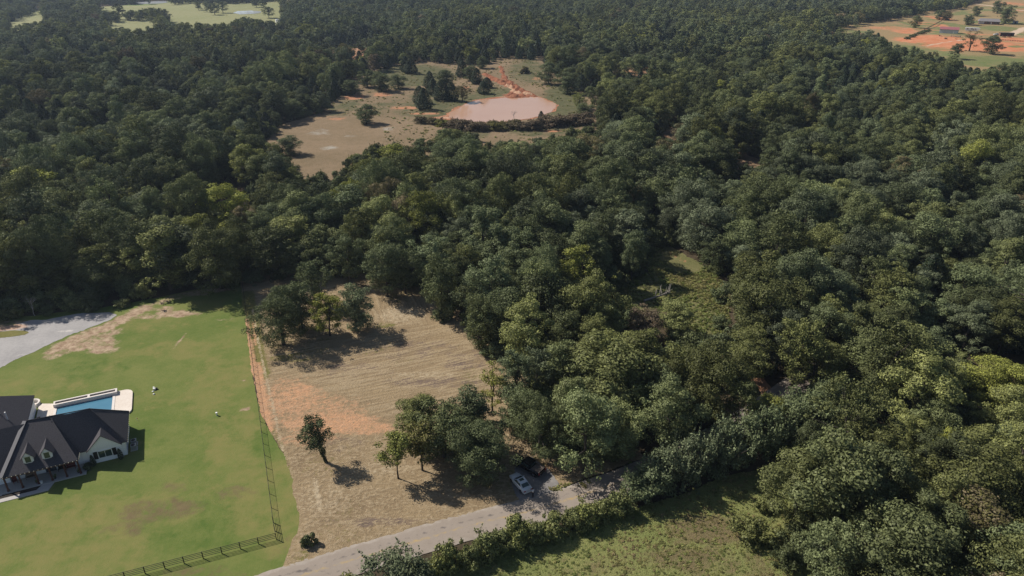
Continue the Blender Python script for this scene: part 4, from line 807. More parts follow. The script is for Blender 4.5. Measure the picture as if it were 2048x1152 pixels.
# weeds and tall grass
def scatter(poly, n, seed):
    P = np.array(pts(poly)); r_ = np.random.default_rng(seed); x0, y0 = P.min(0); x1, y1 = P.max(0)
    x = x0 + r_.random(n) * (x1 - x0); y = y0 + r_.random(n) * (y1 - y0); k_ = inside(x, y, [tuple(p) for p in P]); return x[k_], y[k_], r_
def weeds(name, poly, n, seed, smin, smax, hlo, hhi, label, cat='grass', dens=None):
    x, y, r_ = scatter(poly, n, seed); f = fbm(x / 9, y / 9, seed, 3)
    m = (r_.random(len(x)) < sstep(.30, .72, f)) if name != 'meadow_weeds' else f > 0; 
    if dens is not None: m &= dens(x, y)
    x, y, f = x[m], y[m], f[m]; s = smin + (smax - smin) * r_.random(len(x)) ** 2
    strew(name, [joint_object('tuft', i) for i in range(4)], x, y, ground_h(x, y) + .02, s, s * ((.22 + .3 * r_.random(len(x))) if name == 'meadow_weeds' else (.4 + .5 * r_.random(len(x)))), r_.random(len(x)) * 6.28, r_.integers(0, 4, len(x)), hlo + (hhi - hlo) * np.clip(f * 1.5 - .3 + .2 * r_.normal(size=len(x)), 0, 1), r_.random(len(x)), label, cat)
weeds('meadow_weeds', MEADOW, 15000, 3, .2, .7, .2, .95, 'tall green weeds and grass covering the meadow in front of the hedge')
weeds('clearing_brush', BRUSH, 12000, 4, .35, 1.3, .1, .8, 'tangled weeds and brush filling the clearing in the woods', 'brush')
weeds('pasture_weeds', PASTURE, 9000, 6, .35, 1.6, .2, .9, 'scattered weeds and low brush round the red pond', 'weeds', dens=lambda x, y: (sdf(x, y, pts(BANK)) < -1) & (sdf(x, y, pts(GULLY)) < -1) & ((to_px(x, y, 0)[0] > 770) | (to_px(x, y, 0)[1] < 235)))
weeds('road_verge_weeds', [(1085, 1000), (1190, 968), (1290, 935), (1400, 890), (1395, 870), (1280, 912), (1180, 945), (1100, 975)], 500, 9, .5, 1.2, .3, .95, 'dry weeds on the road verge beside the pickup', 'weeds')

# ---------------------------------------------------------------- farmhouse by the lawn
HO = tuple(float(t) for t in at(256, 907.5)); HA = R(24.5)
hc, hs = math.cos(HA), math.sin(HA)
def HW(x, y): return HO[0] + x * hc - y * hs, HO[1] + x * hs + y * hc
sb = NB('charcoal_shingles'); v_ = sb.pos((1, 1, 1), kind='Object'); sf = sb.noise(9, 3, vec=v_); sf2 = sb.noise(.7, 4, vec=v_)
M_ROOF = sb.pbr(sb.mix(sb.step(sf, .3, .7), sb.mix(sf2, (0.030, 0.029, 0.037), (0.044, 0.041, 0.050)), (0.076, 0.071, 0.082)), 0.75, normal=sb.bump(sb.noise(14, 2, vec=v_), .5, .02), spec=.35)
wbk = NB('white_painted_brick'); br = wbk.n('ShaderNodeTexBrick'); br.inputs['Scale'].default_value = 4.0; br.inputs['Color1'].default_value = (.84, .85, .88, 1); br.inputs['Color2'].default_value = (.80, .81, .84, 1); br.inputs['Mortar'].default_value = (.72, .73, .76, 1)
wbk.l(wbk.pos(kind='Object'), br.inputs['Vector']); M_WHITE = wbk.pbr(br.outputs[0], .8)
M_TRIM = flat('white_trim', (0.76, 0.76, 0.74), .5, .04); M_BLACK = flat('black_paint', (0.012, 0.012, 0.013), .45)
M_GLASS = flat('window_glass', (0.035, 0.06, 0.055), .06, .2, 1.0, spec=.8); M_POST = flat('stained_timber', (0.075, 0.026, 0.018), .6, .3, 4)
M_CONC = flat('porch_concrete', (0.42, 0.40, 0.38), .85, .12, 2); M_PAVER = ground_mat('travertine_pavers', ((0.60, 0.52, 0.45), (0.74, 0.68, 0.61)), bump=(3, .2, .03), nz=(.4, 2.5), fine=5)
M_STONE = flat('pale_stone', (0.66, 0.61, 0.57), .8, .1, 4); M_SOIL = flat('bed_mulch', (0.028, 0.022, 0.018), .95, .4, 6)
M_METAL = flat('grey_metal', (0.35, 0.36, 0.37), .4, .1, 5, metal=.6); M_TEAL = flat('teal_door_paint', (0.02, 0.035, 0.055), .4, .1)
bl = NB('string_bulb'); bulb = bl.pbr((0.8, 0.75, 0.62), .3, Emission_Color=(1, .85, .6), Emission_Strength=.25)

house = empty('house', (*HO, 0), HA, 'white brick house with charcoal shingle hip roofs, dormers and timber porch', 'house')
def hip(m, x0, x1, y0, y1, ze, zr, ra, rb, along='x', th=.16):
    """closed hip-roof solid: eaves rectangle, ridge ends ra, rb along the ridge axis, ridge in the middle unless given as tuples"""
    a, b = ra, rb
    e = [(x0, y0, ze), (x1, y0, ze), (x1, y1, ze), (x0, y1, ze)]; lo = [(p[0], p[1], p[2] - th) for p in e]
    vs = e + lo + [a, b]
    fs = [(0, 4, 5, 1), (1, 5, 6, 2), (2, 6, 7, 3), (3, 7, 4, 0), (4, 7, 6, 5)]
    if along == 'x': fs += [(0, 1, 9, 8), (1, 2, 9), (2, 3, 8, 9), (3, 0, 8)]
    else: fs += [(0, 1, 8), (1, 2, 9, 8), (2, 3, 9), (3, 0, 8, 9)]
    m.add(vs, fs)
walls = MB()
walls.box((-11.4, 5.6, 1.43), (10.6, 10.8, 2.86)); walls.box((-3.15, 4.05, 1.41), (6.3, 8.5, 2.82)); walls.box((-2.95, -.36, 1.38), (4.8, .34, 2.76)); walls.box((-23.6, 4.1, 1.42), (13.6, 8.6, 2.84)); walls.box((-21.4, 14.9, 1.4), (11.0, 12.5, 2.8))
walls.add([(-5.35, -.53, 2.7), (-.55, -.53, 2.7), (-2.95, -.53, 5.05), (-5.35, -.28, 2.7), (-.55, -.28, 2.7), (-2.95, -.28, 5.05)], [(0, 1, 2), (5, 4, 3), (0, 3, 4, 1), (1, 4, 5, 2), (2, 5, 3, 0)])
walls.build('wall', M_WHITE, house)
rf = MB()
hip(rf, -17.05, -6.55, -2.62, 11.5, 2.95, 8.0, (-13.4, 4.4, 8.0), (-10.0, 4.4, 8.0))
hip(rf, -12.5, .55, -.52, 8.7, 2.90, 7.9, (-9.5, 3.95, 7.9), (-4.1, 3.95, 7.9))
hip(rf, -31.0, -12.8, -.86, 8.66, 2.88, 7.85, (-26.0, 3.9, 7.85), (-13.6, 3.9, 7.85))
hip(rf, -27.2, -15.55, 5.2, 21.5, 2.84, 7.8, (-21.2, 10.5, 7.8), (-21.2, 15.8, 7.8), along='y')
roof = rf.build('roof', M_ROOF, house)
g = MB()                                          # small front gable roof, sunlit left slope seen edge-on
def gable(m, xc, hw, y0, y1, ze, zr, th=.12):
    vs = [(xc - hw, y0, ze), (xc, y0, zr), (xc + hw, y0, ze), (xc - hw, y1, ze), (xc, y1, zr), (xc + hw, y1, ze)]
    lo = [(x, y, z - th) for x, y, z in vs]
    m.add(vs + lo, [(0, 1, 4, 3), (1, 2, 5, 4), (6, 9, 10, 7), (7, 10, 11, 8), (0, 6, 7, 1), (1, 7, 8, 2), (3, 4, 10, 9), (4, 5, 11, 10), (0, 3, 9, 6), (2, 8, 11, 5)])
gable(g, -2.95, 2.62, -.80, 2.3, 2.72, 5.36); g.build('gable_roof', M_ROOF, house)
rp = MB()
for x, y in ((-18.9, 12.5), (-17.8, 11.6)): rp.tube([(x, y, 4.0), (x, y, 6.3)], .12, 8)
rp.build('vent_pipe', M_TRIM, roof)
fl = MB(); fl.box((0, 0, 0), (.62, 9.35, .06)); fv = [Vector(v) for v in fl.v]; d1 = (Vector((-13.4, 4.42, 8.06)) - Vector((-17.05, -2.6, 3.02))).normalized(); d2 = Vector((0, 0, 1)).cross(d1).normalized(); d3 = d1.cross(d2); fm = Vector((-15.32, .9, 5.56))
fl.v = [tuple(fm + d2 * (v.x) + d1 * v.y + d3 * v.z) for v in fv]; fl.build('lit_hip_strip', flat('sunlit_hip_grey', (0.17, 0.165, 0.175), .5, .1), roof)  # added pale strip; its grey stands in for sunlight on the left hip face
st_ = MB(); st_.tube([(.5, -.85, 2.95), (-4.1, 3.95, 7.93)], .09, 5); st_.tube([(.5, 8.6, 2.95), (-4.1, 3.95, 7.93)], .09, 5); st_.tube([(-6.6, -2.55, 3.0), (-10, 4.4, 8.03)], .09, 5); st_.tube([(-13.4, 4.4, 8.02), (-4.1, 4.0, 7.95)], .1, 5)
st_.build('ridge_cap', M_ROOF, roof)
def window(m_, x, y, z, w_, h_, parent, shutters=False, ax='x'):
    fr = MB(); t = .07; yy = y
    def bx(cx, cz, sx, sz, dy, d): 
        return ((cx, yy - dy, cz), (sx, d, sz)) if ax == 'x' else ((yy + dy, cx, cz), (d, sx, sz))
    for cx_, cz_, sx, sz in ((x - w_ / 2, z, t, h_), (x + w_ / 2, z, t, h_), (x, z - h_ / 2, w_ + t, t), (x, z + h_ / 2, w_ + t, t), (x, z, .05, h_ - t)): fr.box(*bx(cx_, cz_, sx, sz, .05, .1))
    f = fr.build('window', M_TRIM, parent); p = MB().box(*bx(x, z, w_ - t, h_ - t, .015, .03)).build('pane', M_GLASS, f)
    if shutters:
        for s in (-1, 1): MB().box(*bx(x + s * (w_ / 2 + .4), z, .6, h_ + .1, .04, .06)).build('shutter', M_BLACK, f)
window(None, -3.05, -.54, 1.55, 2.0, 1.35, house, True)
for x in (-7.4, -9.0, -13.2, -15.2): window(None, x, .2, 1.75, .95, 1.3, house)
for y in (2.2, 5.2): window(None, y, .2, 1.7, 1.1, 1.3, house, ax='y')
d = MB().box((-11.2, .16, 1.2), (1.5, .1, 2.1)).build('door', M_TEAL, house); MB().ball((-10.65, .08, 1.15), .06).build('handle', M_METAL, d)
def dormer(x):
    w0 = MB(); y0 = -1.35
    w0.box((x, y0 + 1.5, 4.3), (1.4, 3.0, 1.2)); w0.add([(x - .7, y0, 4.9), (x + .7, y0, 4.9), (x, y0, 5.72), (x - .7, y0 + 3, 4.9), (x + .7, y0 + 3, 4.9), (x, y0 + 3, 5.72)], [(0, 1, 2), (5, 4, 3), (1, 4, 5, 2), (2, 5, 3, 0)])
    o = w0.build('dormer', M_WHITE, house)
    r_ = MB(); gable(r_, x, 1.05, y0 - .22, y0 + 3.6, 4.66, 5.92, .09); r_.build('dormer_roof', M_ROOF, o)
    f = MB()
    for a in ((x - .45, 4.42, .12, 1.3), (x + .45, 4.42, .12, 1.3), (x, 3.8, 1.02, .12), (x, 5.04, 1.02, .12)): f.box((a[0], y0 - .05, a[1]), (a[2], .1, a[3]))
    f.build('window_frame', M_TRIM, o); MB().box((x, y0 - .02, 4.42), (.78, .05, 1.12)).build('pane', M_GLASS, o)
for x in (-13.25, -10.65): dormer(x)
for x in (-6.75, -8.72, -10.75, -12.65, -14.85, -16.8):
    MB().box((x, -2.5, 1.5), (.2, .2, 2.6)).box((x, -2.5, .3), (.3, .3, .25)).build('porch_post', M_POST, house)
MB().box((-11.75, -2.5, 2.72), (10.4, .18, .1)).build('porch_beam', M_POST, house)
MB().prism([(-17.6, -2.95), (-6.0, -2.95), (-6.0, .05), (-17.6, .05)], 0.0, .17).build('porch_floor', M_CONC, house)
MB().prism([(-30, -3.1), (-17.62, -3.1), (-17.62, .05), (-30, .05)], 0.0, .16).build('porch_floor', M_CONC, house)
lg = MB()
for i in range(18): lg.ball((-16.9 + i * .6, -2.68, 2.9), .05, 5, 3)
for i in range(16): lg.ball((.62, -.7 + i * .6, 2.86), .05, 5, 3)
for i in range(8): lg.ball((-6.48, -2.3 + i * .28, 2.9), .05, 5, 3)
for i in range(7): lg.ball((-17.1, -2.3 + i * .28, 2.9), .05, 5, 3)
lg.build('string_lights', bulb, house)
def hthing(name, lx, ly, lz, label, cat, rz=0, group=None): x, y = HW(lx, ly); return empty(name, (x, y, lz), HA + rz, label, cat, group)
# front walk, bed, terrace, pool
wk = mesh_obj('path', [(*HW(x, y), z) for z in (.02, .085) for x, y in ((-30, -4.75), (-11.2, -4.75), (-10.5, -2.96), (-12.3, -2.96), (-12.9, -3.85), (-30, -3.85))],
              [(5, 4, 3, 2, 1, 0), (6, 7, 8, 9, 10, 11)] + [(k, (k + 1) % 6, 6 + (k + 1) % 6, 6 + k) for k in range(6)], M_CONC); wk['kind'] = 'structure'
bd = mesh_obj('planting_bed', [(*HW(x, y), z) for z in (.02, .10) for x, y in ((-30, -3.84), (-12.95, -3.84), (-12.4, -2.97), (-30, -3.12))], [(3, 2, 1, 0), (4, 5, 6, 7)] + [(k, (k + 1) % 4, 4 + (k + 1) % 4, 4 + k) for k in range(4)], M_SOIL); bd['kind'] = 'structure'
def arc(cx, cy, r, a0, a1, n=8): return [(cx + r * math.cos(R(a0 + (a1 - a0) * k / n)), cy + r * math.sin(R(a0 + (a1 - a0) * k / n))) for k in range(n + 1)]
T1 = [(-2.65, 11.6)] + arc(-1.2, 13.6, 1.5, -90, 0) + arc(-1.3, 19.3, 1.6, 0, 90) + [(-2.65, 20.9)]
T2 = [(-15.3, 11.6), (-12.8, 11.6), (-12.8, 21.2), (-15.0, 22.2), (-15.55, 22.0)]
for T in (T1, T2):
    m = MB(); m.prism([HW(*p) for p in T], 0.0, .32); o = m.build('terrace', M_PAVER); o['kind'] = 'structure'
pool = hthing('swimming_pool', -7.7, 16, 0, 'rectangular blue swimming pool with pale coping behind the house', 'pool')
def PL(x, y): return x + 7.7, y - 16
m = MB()
for (x0, y0, x1, y1) in ((-12.78, 11.4, -12.35, 19.7), (-3.1, 11.4, -2.66, 19.7), (-12.34, 11.4, -3.11, 11.8)):
    m.box(((x0 + x1) / 2 + 7.7, (y0 + y1) / 2 - 16, .2), (x1 - x0, y1 - y0, .36))
m.build('coping', M_STONE, pool)
pw = NB('pool_water'); pwm = pw.pbr(pw.mix(pw.noise(.3, 3, vec=pw.pos(kind='Object')), (0.055, 0.17, 0.26), (0.085, 0.23, 0.33)), .08, normal=pw.bump(pw.noise(2.5, 3), .05, .05), spec=.5)
m = MB().box((-.02, -.25, .15), (9.2, 7.86, .22)); m.build('water', pwm, pool)
m = MB()
for (x0, y0, x1, y1) in ((-12.9, 19.7, -2.3, 20.05), (-12.9, 20.75, -2.3, 21.05), (-12.9, 20.06, -12.6, 20.74), (-2.6, 20.06, -2.3, 20.74), (-7.3, 20.06, -6.9, 20.74)):
    m.box(((x0 + x1) / 2 + 7.7, (y0 + y1) / 2 - 16, .47), (x1 - x0, y1 - y0, .94))
wl = m.build('raised_wall', M_STONE, pool); m = MB(); m.box((.1, 4.4, .4), (9.9, .64, .6)); m.build('planter_soil', M_SOIL, wl)
# round patio planter, outdoor things
o = hthing('patio_wall', -16.6, 22.7, 0, 'curved low pale stone seat wall at terrace corner behind the house', 'wall')
m = MB(); A = arc(0, 0, 1.25, -60, 120, 12); Bq = arc(0, 0, .95, -60, 120, 12); m.prism(A + Bq[::-1], 0, .75); m.build('stone_ring', M_STONE, o); m = MB(); m.prism(arc(0, 0, .93, 0, 345, 15), 0, .2); m.build('paving', M_PAVER, o)
M_IRON = flat('dark_iron', (0.05, 0.05, 0.055), .5)
tb = hthing('patio_table', -14.2, 14.6, .32, 'dark round patio table in shade beside the pool terrace', 'table')
MB().prism(arc(0, 0, .7, 0, 345, 15), .7, .75).build('tabletop', M_IRON, tb)
for a in range(4): MB().tube([(.45 * math.cos(a * 1.57), .45 * math.sin(a * 1.57), 0), (.3 * math.cos(a * 1.57), .3 * math.sin(a * 1.57), .7)], .03, 5).build('leg', M_IRON, tb)
def chair(name, lx, ly, lz, rz, label, mat, w_=.6, arms=True, cat='chair'):
    c = hthing(name, lx, ly, lz, label, cat, rz)
    MB().box((0, 0, .43), (w_, .55, .07)).build('seat', mat, c); MB().box((0, .27, .75), (w_, .06, .6)).build('backrest', mat, c)
    for sx in (-1, 1):
        for sy in (-1, 1): MB().box((sx * (w_ / 2 - .04), sy * .24, .2), (.06, .06, .4)).build('leg', mat, c)
        if arms: MB().box((sx * (w_ / 2), 0, .64), (.06, .5, .05)).build('armrest', mat, c)
chair('patio_chair', -13.4, 13.7, .32, 1.9, 'dark patio chair on house side of the round table', M_IRON); chair('patio_chair', -14.6, 15.7, .32, .3, 'dark patio chair on lawn side of the round table', M_IRON)
M_RED = flat('red_brown_wood', (0.12, 0.022, 0.02), .55, .3, 4); M_WOOD = flat('weathered_wood', (0.13, 0.095, 0.07), .8, .3, 4)
chair('bench', -8.3, -.5, .17, 0, 'red-brown bench on porch nearest the gable end', M_RED, 1.3, cat='bench'); chair('bench', -14.0, -.5, .17, 0, 'weathered grey bench on porch left of the front door', M_WOOD, 1.3, cat='bench')
chair('porch_bench', -9.6, -.35, .17, 0, 'dark low bench under porch window right of the front door', M_BLACK, 1.1, False, 'bench'); chair('rocking_chair', -16.1, -.7, .17, .3, 'dark red chair at left end of the porch', M_RED)
for (lx, lab) in ((-10.45, 'dark plant pot beside the porch post right of front steps'), (-12.95, 'dark plant pot beside the porch post left of front steps'), (-7.1, 'dark plant pot at right end of the porch floor')):
    p = hthing('plant_pot', lx, -2.2, .17, lab, 'plant pot'); MB().tube([(0, 0, 0), (0, 0, .4)], [.16, .22], 10).build('pot', M_IRON, p)
    c = bpy.data.objects.new('plant', V['tuft'][0]['crown']); COL.objects.link(c); c.parent = p; c.location = (0, 0, .36); c.scale = (.55, .55, .7); c['hue'] = .1; c['tint'] = .2
p = hthing('plant_pot', -12.3, -2.55, .17, 'white plant pot at head of the front walk', 'plant pot'); MB().tube([(0, 0, 0), (0, 0, .45)], [.14, .24], 10).build('pot', M_TRIM, p); MB().prism(arc(0, 0, .2, 0, 330, 11), .4, .43).build('soil', M_SOIL, p)
for lx, lab in ((-5.05, 'slim dark cypress left of the shuttered gable window'), (-1.0, 'slim dark cypress right of the shuttered gable window')):
    x, y = HW(lx, -1.0); o = plant('cypress', 'cedar', x, y, 2.2, .48, .3, .5, lab, 'cypress', vi=0)
for i, (lx, lab) in enumerate(((-5.9, 'low dark clipped shrub in corner of porch and gable'), (-6.0, 'second low dark shrub beside the corner of the porch'))):
    x, y = HW(lx, -1.0 - i * .9); plant('shrub', 'scrub', x, y, .9, .7, .2, .1, lab, 'shrub')
for i, (ly, lab) in enumerate(((.9, 'grey air conditioner nearest the front on house right side'), (2.3, 'grey air conditioner farther back on house right side'))):
    a = hthing('air_conditioner', .95, ly, 0, lab, 'air conditioner'); MB().box((0, 0, .05), (1.1, 1.1, .1)).build('slab', M_CONC, a)
    MB().box((0, 0, .52), (.85, .85, .84)).build('casing', M_METAL, a); MB().tube([(0, 0, .94), (0, 0, .96)], .34, 14).build('fan_grille', M_BLACK, a)
a = hthing('flag_marker', 1.2, 9.6, 0, 'small orange and white marker by rear house corner', 'marker'); MB().tube([(0, 0, 0), (0, 0, .5)], .03, 6).build('stake', M_TRIM, a); MB().box((.09, 0, .45), (.18, .02, .14)).build('flag', flat('orange_plastic', (.55, .12, .05), .5), a)
# small things on the lawn
def pipe(u, v, lab, hgt=.55):
    x, y = (float(t) for t in at(u, v)); p = empty('cleanout_pipe', (x, y, .02), 0, lab, 'pipe'); MB().tube([(0, 0, -.1), (0, 0, hgt)], .14, 10).build('pipe', M_TRIM, p); MB().tube([(0, 0, hgt), (0, 0, hgt + .1)], .19, 10).build('cap', M_TRIM, p)
pipe(434, 831, 'white capped pipe standing alone on right side of the lawn')
x, y = (float(t) for t in at(309, 780)); p = empty('pump_box', (x, y, .02), .4, 'small white pump box with black cover on middle of the lawn', 'pump box')
p.scale = (.75, .75, .8); MB().box((0, 0, .25), (.55, .5, .5)).build('case', M_TRIM, p); MB().box((.5, .1, .2), (.5, .5, .4)).build('cover', M_BLACK, p); MB().box((-.1, .45, .3), (.35, .35, .6)).build('riser', M_TRIM, p)
for u, v, lab in ((306, 784, 'larger white stone in front of the pump box on the lawn'), (308, 789, 'smaller white stone nearest the house on the lawn')):
    x, y = (float(t) for t in at(u, v)); m = MB(); m.ball((x, y, .1), (.24, .16, .14), 8, 5); o = m.build('stone', M_TRIM, smooth=True); tag(o, lab, 'stone')

# ---------------------------------------------------------------- fences
def fence(name, A, B_, n, hgt, rails, label, mat, pr=.06, rr_=.03, skip_first=False):
    f = empty(name, (A[0], A[1], 0), 0, label, 'fence'); dx, dy = B_[0] - A[0], B_[1] - A[1]; az = math.atan2(dy, dx); L = math.hypot(dx, dy)
    for i in range(1 if skip_first else 0, n + 1):
        x, y = dx * i / n, dy * i / n; MB().box((x, y, hgt / 2 - .1), (pr * 2, pr * 2, hgt + .2), az).build('post', mat, f)
    m = MB()
    for z in rails: m.box((dx / 2, dy / 2, z), (L, rr_, rr_ * 2.0), az)
    m.build('rails', mat, f); return f
a_, b_, c_, d_ = at(486, 574), at(547, 1046), at(553, 1079), at(210, 1168)
f1 = fence('wire_fence', a_, b_, 26, 1.25, (), 'thin dark wire fence down right edge of the green lawn', M_BLACK, .035)
m = MB(); dx, dy = float(b_[0] - a_[0]), float(b_[1] - a_[1]); az = math.atan2(dy, dx); L = math.hypot(dx, dy)
for z in (.15, .42, .7, .97, 1.22): m.box((dx / 2, dy / 2, z), (L, .012 if z < 1.2 else .03, .014 if z < 1.2 else .04), az)
m.build('wire', M_BLACK, f1)
fence('board_fence', b_, c_, 2, 1.3, (.35, .65, .95, 1.22), 'short black board fence panel at lawn corner by the road', M_BLACK, .055, .035)
fence('board_fence', c_, d_, 9, 1.3, (.35, .65, .95, 1.22), 'long black board fence between green lawn and road', M_BLACK, .055, .035, True)
# old wire fence posts behind the pickup
for u, v, lab in ((1042, 901, 'left wooden fence post standing in dry grass behind the pickup'), (1027, 905, 'thin leaning post in dry grass left of the wooden fence post'), (1009, 940, 'short pale post in shade left of the silver car')):
    x, y = (float(t) for t in at(u, v)); m = MB(); m.tube([(x, y, -.2), (x + .04, y, .7), (x + .06, y, 1.35)], [.08, .075, .06], 7); o = m.build('fence_post', M_WOOD); tag(o, lab, 'post')
# fallen dead tree in the brushy clearing
x, y = (float(t) for t in at(1318, 600)); o = empty('fallen_tree', (x, y, float(ground_h(x, y))), .3, 'bleached fallen tree lying in the brushy clearing', 'dead tree')
m = MB(); m.tube([(-4, 0, .4), (0, .3, .9), (3, .2, 1.6)], [.3, .24, .12], 7); m.build('trunk', M_DEADWOOD, o)
for k in range(7):
    r5 = random.Random(k); m = MB(); b = (-1 + k * .6, .2, 1.0 + k * .08); m.tube([b, (b[0] + .6, b[1] + r5.uniform(-1.2, 1.2), b[2] + 1.0), (b[0] + 1.2, b[1] + r5.uniform(-2, 2), b[2] + 1.9)], [.1, .07, .03], 5); m.build('branch', M_DEADWOOD, o)

# ---------------------------------------------------------------- vehicles
M_TYRE = flat('tyre_rubber', (0.012, 0.012, 0.012), .9, .2); M_CHROME = flat('bright_metal', (0.5, 0.5, 0.52), .25, .05, metal=.9)
M_TAIL = flat('tail_lamp', (0.30, 0.012, 0.012), .25, .05, spec=.6); M_LAMP = flat('head_lamp', (0.6, 0.62, 0.64), .1, .05, spec=.8)
def rrect(x, y0, y1, z0, z1, b=.12):
    return [(x, y0 + b, z0), (x, y1 - b, z0), (x, y1, z0 + b), (x, y1, z1 - b), (x, y1 - b, z1), (x, y0 + b, z1), (x, y0, z1 - b), (x, y0, z0 + b)]
def wheel(car, x, y, r):
    t = MB(); s = 1 if y > 0 else -1
    t.tube([(x, y - .11, r), (x, y + .11, r)], r, 16); w_ = t.build('tyre', M_TYRE, None); w_.name = 'wheel'; w_.parent = car
    MB().tube([(x, y + s * .08, r), (x, y + s * .125, r)], r * .62, 12).build('rim', M_CHROME, w_)
def sedan(name, loc, rz, paint, label):
    c = empty(name, loc, rz, label, 'car'); W_ = .9
    secs = [rrect(-2.28, -.72, .72, .38, .78), rrect(-2.2, -.84, .84, .28, .93), rrect(-1.4, -W_, W_, .24, 1.0), rrect(-.2, -W_, W_, .24, 1.0), rrect(1.0, -W_, W_, .24, .97), rrect(1.7, -.87, .87, .26, .88), rrect(2.2, -.78, .78, .3, .74), rrect(2.32, -.66, .66, .36, .64)]
    b = MB(); b.loft(secs); b.build('body', paint, c, True)
    def gh(x, w_, z0, z1): return [(x, -w_, z0), (x, w_, z0), (x, w_ * .82, z1), (x, -w_ * .82, z1)]
    cab = MB(); P = [(-1.75, .78, .99, 1.0), (-1.05, .80, .97, 1.37), (-.45, .8, .97, 1.44), (.15, .8, .97, 1.42), (1.0, .78, .95, .97)]
    cab.loft([gh(*p) for p in P]); cab.build('cabin', paint, c)
    def sl(xa, za, xb, zb, wa, wb, nm, off=.025):
        m = MB(); n = Vector((-(zb - za), 0, xb - xa)).normalized() * off
        if n.z < 0: n = -n
        vs = [(xa, -wa, za), (xa, wa, za), (xb, wb, zb), (xb, -wb, zb)]; m.add([tuple(Vector(v) + n) for v in vs] + [tuple(Vector(v) - n * .5) for v in vs], [(0, 1, 2, 3), (7, 6, 5, 4), (0, 4, 5, 1), (1, 5, 6, 2), (2, 6, 7, 3), (3, 7, 4, 0)]); m.build(nm, M_GLASS, c)
    sl(.95, .99, .22, 1.39, .62, .55, 'windscreen'); sl(-1.68, 1.03, -1.1, 1.345, .62, .56, 'rear_window'); sl(-.55, 1.44, .0, 1.435, .38, .38, 'sunroof')
    for s in (-1, 1):
        m = MB(); m.add([(-1.35, s * .80, 1.03), (.75, s * .80, 1.02), (.15, s * .70, 1.37), (-.95, s * .70, 1.33), (-1.35, s * .77, 1.03), (.75, s * .77, 1.02), (.15, s * .66, 1.37), (-.95, s * .66, 1.33)], [(0, 1, 2, 3), (7, 6, 5, 4), (0, 4, 5, 1), (1, 5, 6, 2), (2, 6, 7, 3), (3, 7, 4, 0)]); m.build('side_window', M_GLASS, c)
        MB().box((2.2, s * .58, .64), (.16, .3, .14)).build('headlight', M_LAMP, c); MB().box((-2.24, s * .62, .76), (.14, .34, .16)).build('tail_light', M_TAIL, c)
        MB().ball((.6, s * .98, 1.02), (.1, .12, .08), 6, 4).build('mirror', paint, c)
        for x in (-1.42, 1.42): wheel(c, x, s * .82, .33)
    MB().box((-2.32, 0, .42), (.1, 1.5, .2)).build('bumper', M_TRIM, c)
    return c
def pickup(name, loc, rz, paint, bedmat, label, bedcover=True):
    c = empty(name, loc, rz, label, 'pickup truck'); W_ = .98
    b = MB(); b.loft([rrect(-2.9, -.92, .92, .5, 1.12, .08), rrect(-2.8, -W_, W_, .45, 1.2, .08), rrect(.6, -W_, W_, .45, 1.2, .1), rrect(1.4, -W_, W_, .45, 1.18, .14), rrect(2.6, -.95, .95, .48, 1.08, .16), rrect(2.85, -.85, .85, .52, .98, .16)]); b.build('body', paint, c, True)
    def gh(x, w_, z0, z1): return [(x, -w_, z0), (x, w_, z0), (x, w_ * .84, z1), (x, -w_ * .84, z1)]
    cab = MB(); cab.loft([gh(-1.1, .92, 1.15, 1.2), gh(-1.0, .92, 1.15, 1.84), gh(.3, .92, 1.15, 1.9), gh(.65, .92, 1.15, 1.82), gh(1.5, .9, 1.12, 1.15)]); cab.build('cabin', paint, c)
    m = MB(); m.add([(1.46, -.76, 1.19), (1.46, .76, 1.19), (.72, .68, 1.83), (.72, -.68, 1.83), (1.42, -.76, 1.15), (1.42, .76, 1.15), (.68, .68, 1.79), (.68, -.68, 1.79)], [(0, 1, 2, 3), (7, 6, 5, 4), (0, 4, 5, 1), (1, 5, 6, 2), (2, 6, 7, 3), (3, 7, 4, 0)]); m.build('windscreen', M_GLASS, c)
    MB().box((-1.07, 0, 1.55), (.08, 1.3, .42)).build('rear_window', M_GLASS, c)
    if bedcover: MB().box((-1.98, 0, 1.225), (1.6, 1.66, .05)).build('bed_cover', bedmat, c)
    else:
        MB().box((-1.98, 0, 1.205), (1.6, 1.5, .03)).build('bed_floor', bedmat, c)
    for s in (-1, 1):
        m = MB().box((.0, s * .865, 1.5), (1.5, .06, .36)); m.build('side_window', M_GLASS, c)
        MB().box((2.78, s * .66, .86), (.16, .3, .2)).build('headlight', M_LAMP, c); MB().box((-2.9, s * .86, .95), (.08, .16, .34)).build('tail_light', M_TAIL, c)
        MB().ball((.95, s * 1.12, 1.3), (.1, .14, .12), 6, 4).build('mirror', paint, c)
        for x in (-1.8, 1.85): wheel(c, x, s * .86, .42)
    MB().box((-3.0, 0, .6), (.14, 1.7, .18)).build('bumper', M_CHROME, c)
    return c
M_SILVER = flat('silver_white_paint', (0.62, 0.64, 0.67), .28, .03, spec=.6); M_BPAINT = flat('black_car_paint', (0.006, 0.006, 0.008), .18, .1, spec=.5); M_TONN = flat('bed_cover_vinyl', (0.13, 0.105, 0.09), .6, .15)
cx0, cy0 = (float(t) for t in at(1041, 972)); sedan('parked_car', (cx0, cy0, .12), R(121), M_SILVER, 'silver-white sedan with dark sunroof parked on gravel beside the road')
cx1, cy1 = (float(t) for t in at(1056, 939)); pickup('pickup_truck', (cx1, cy1, .12), R(141), M_BPAINT, M_TONN, 'black pickup truck with brownish bed cover parked behind the silver car')

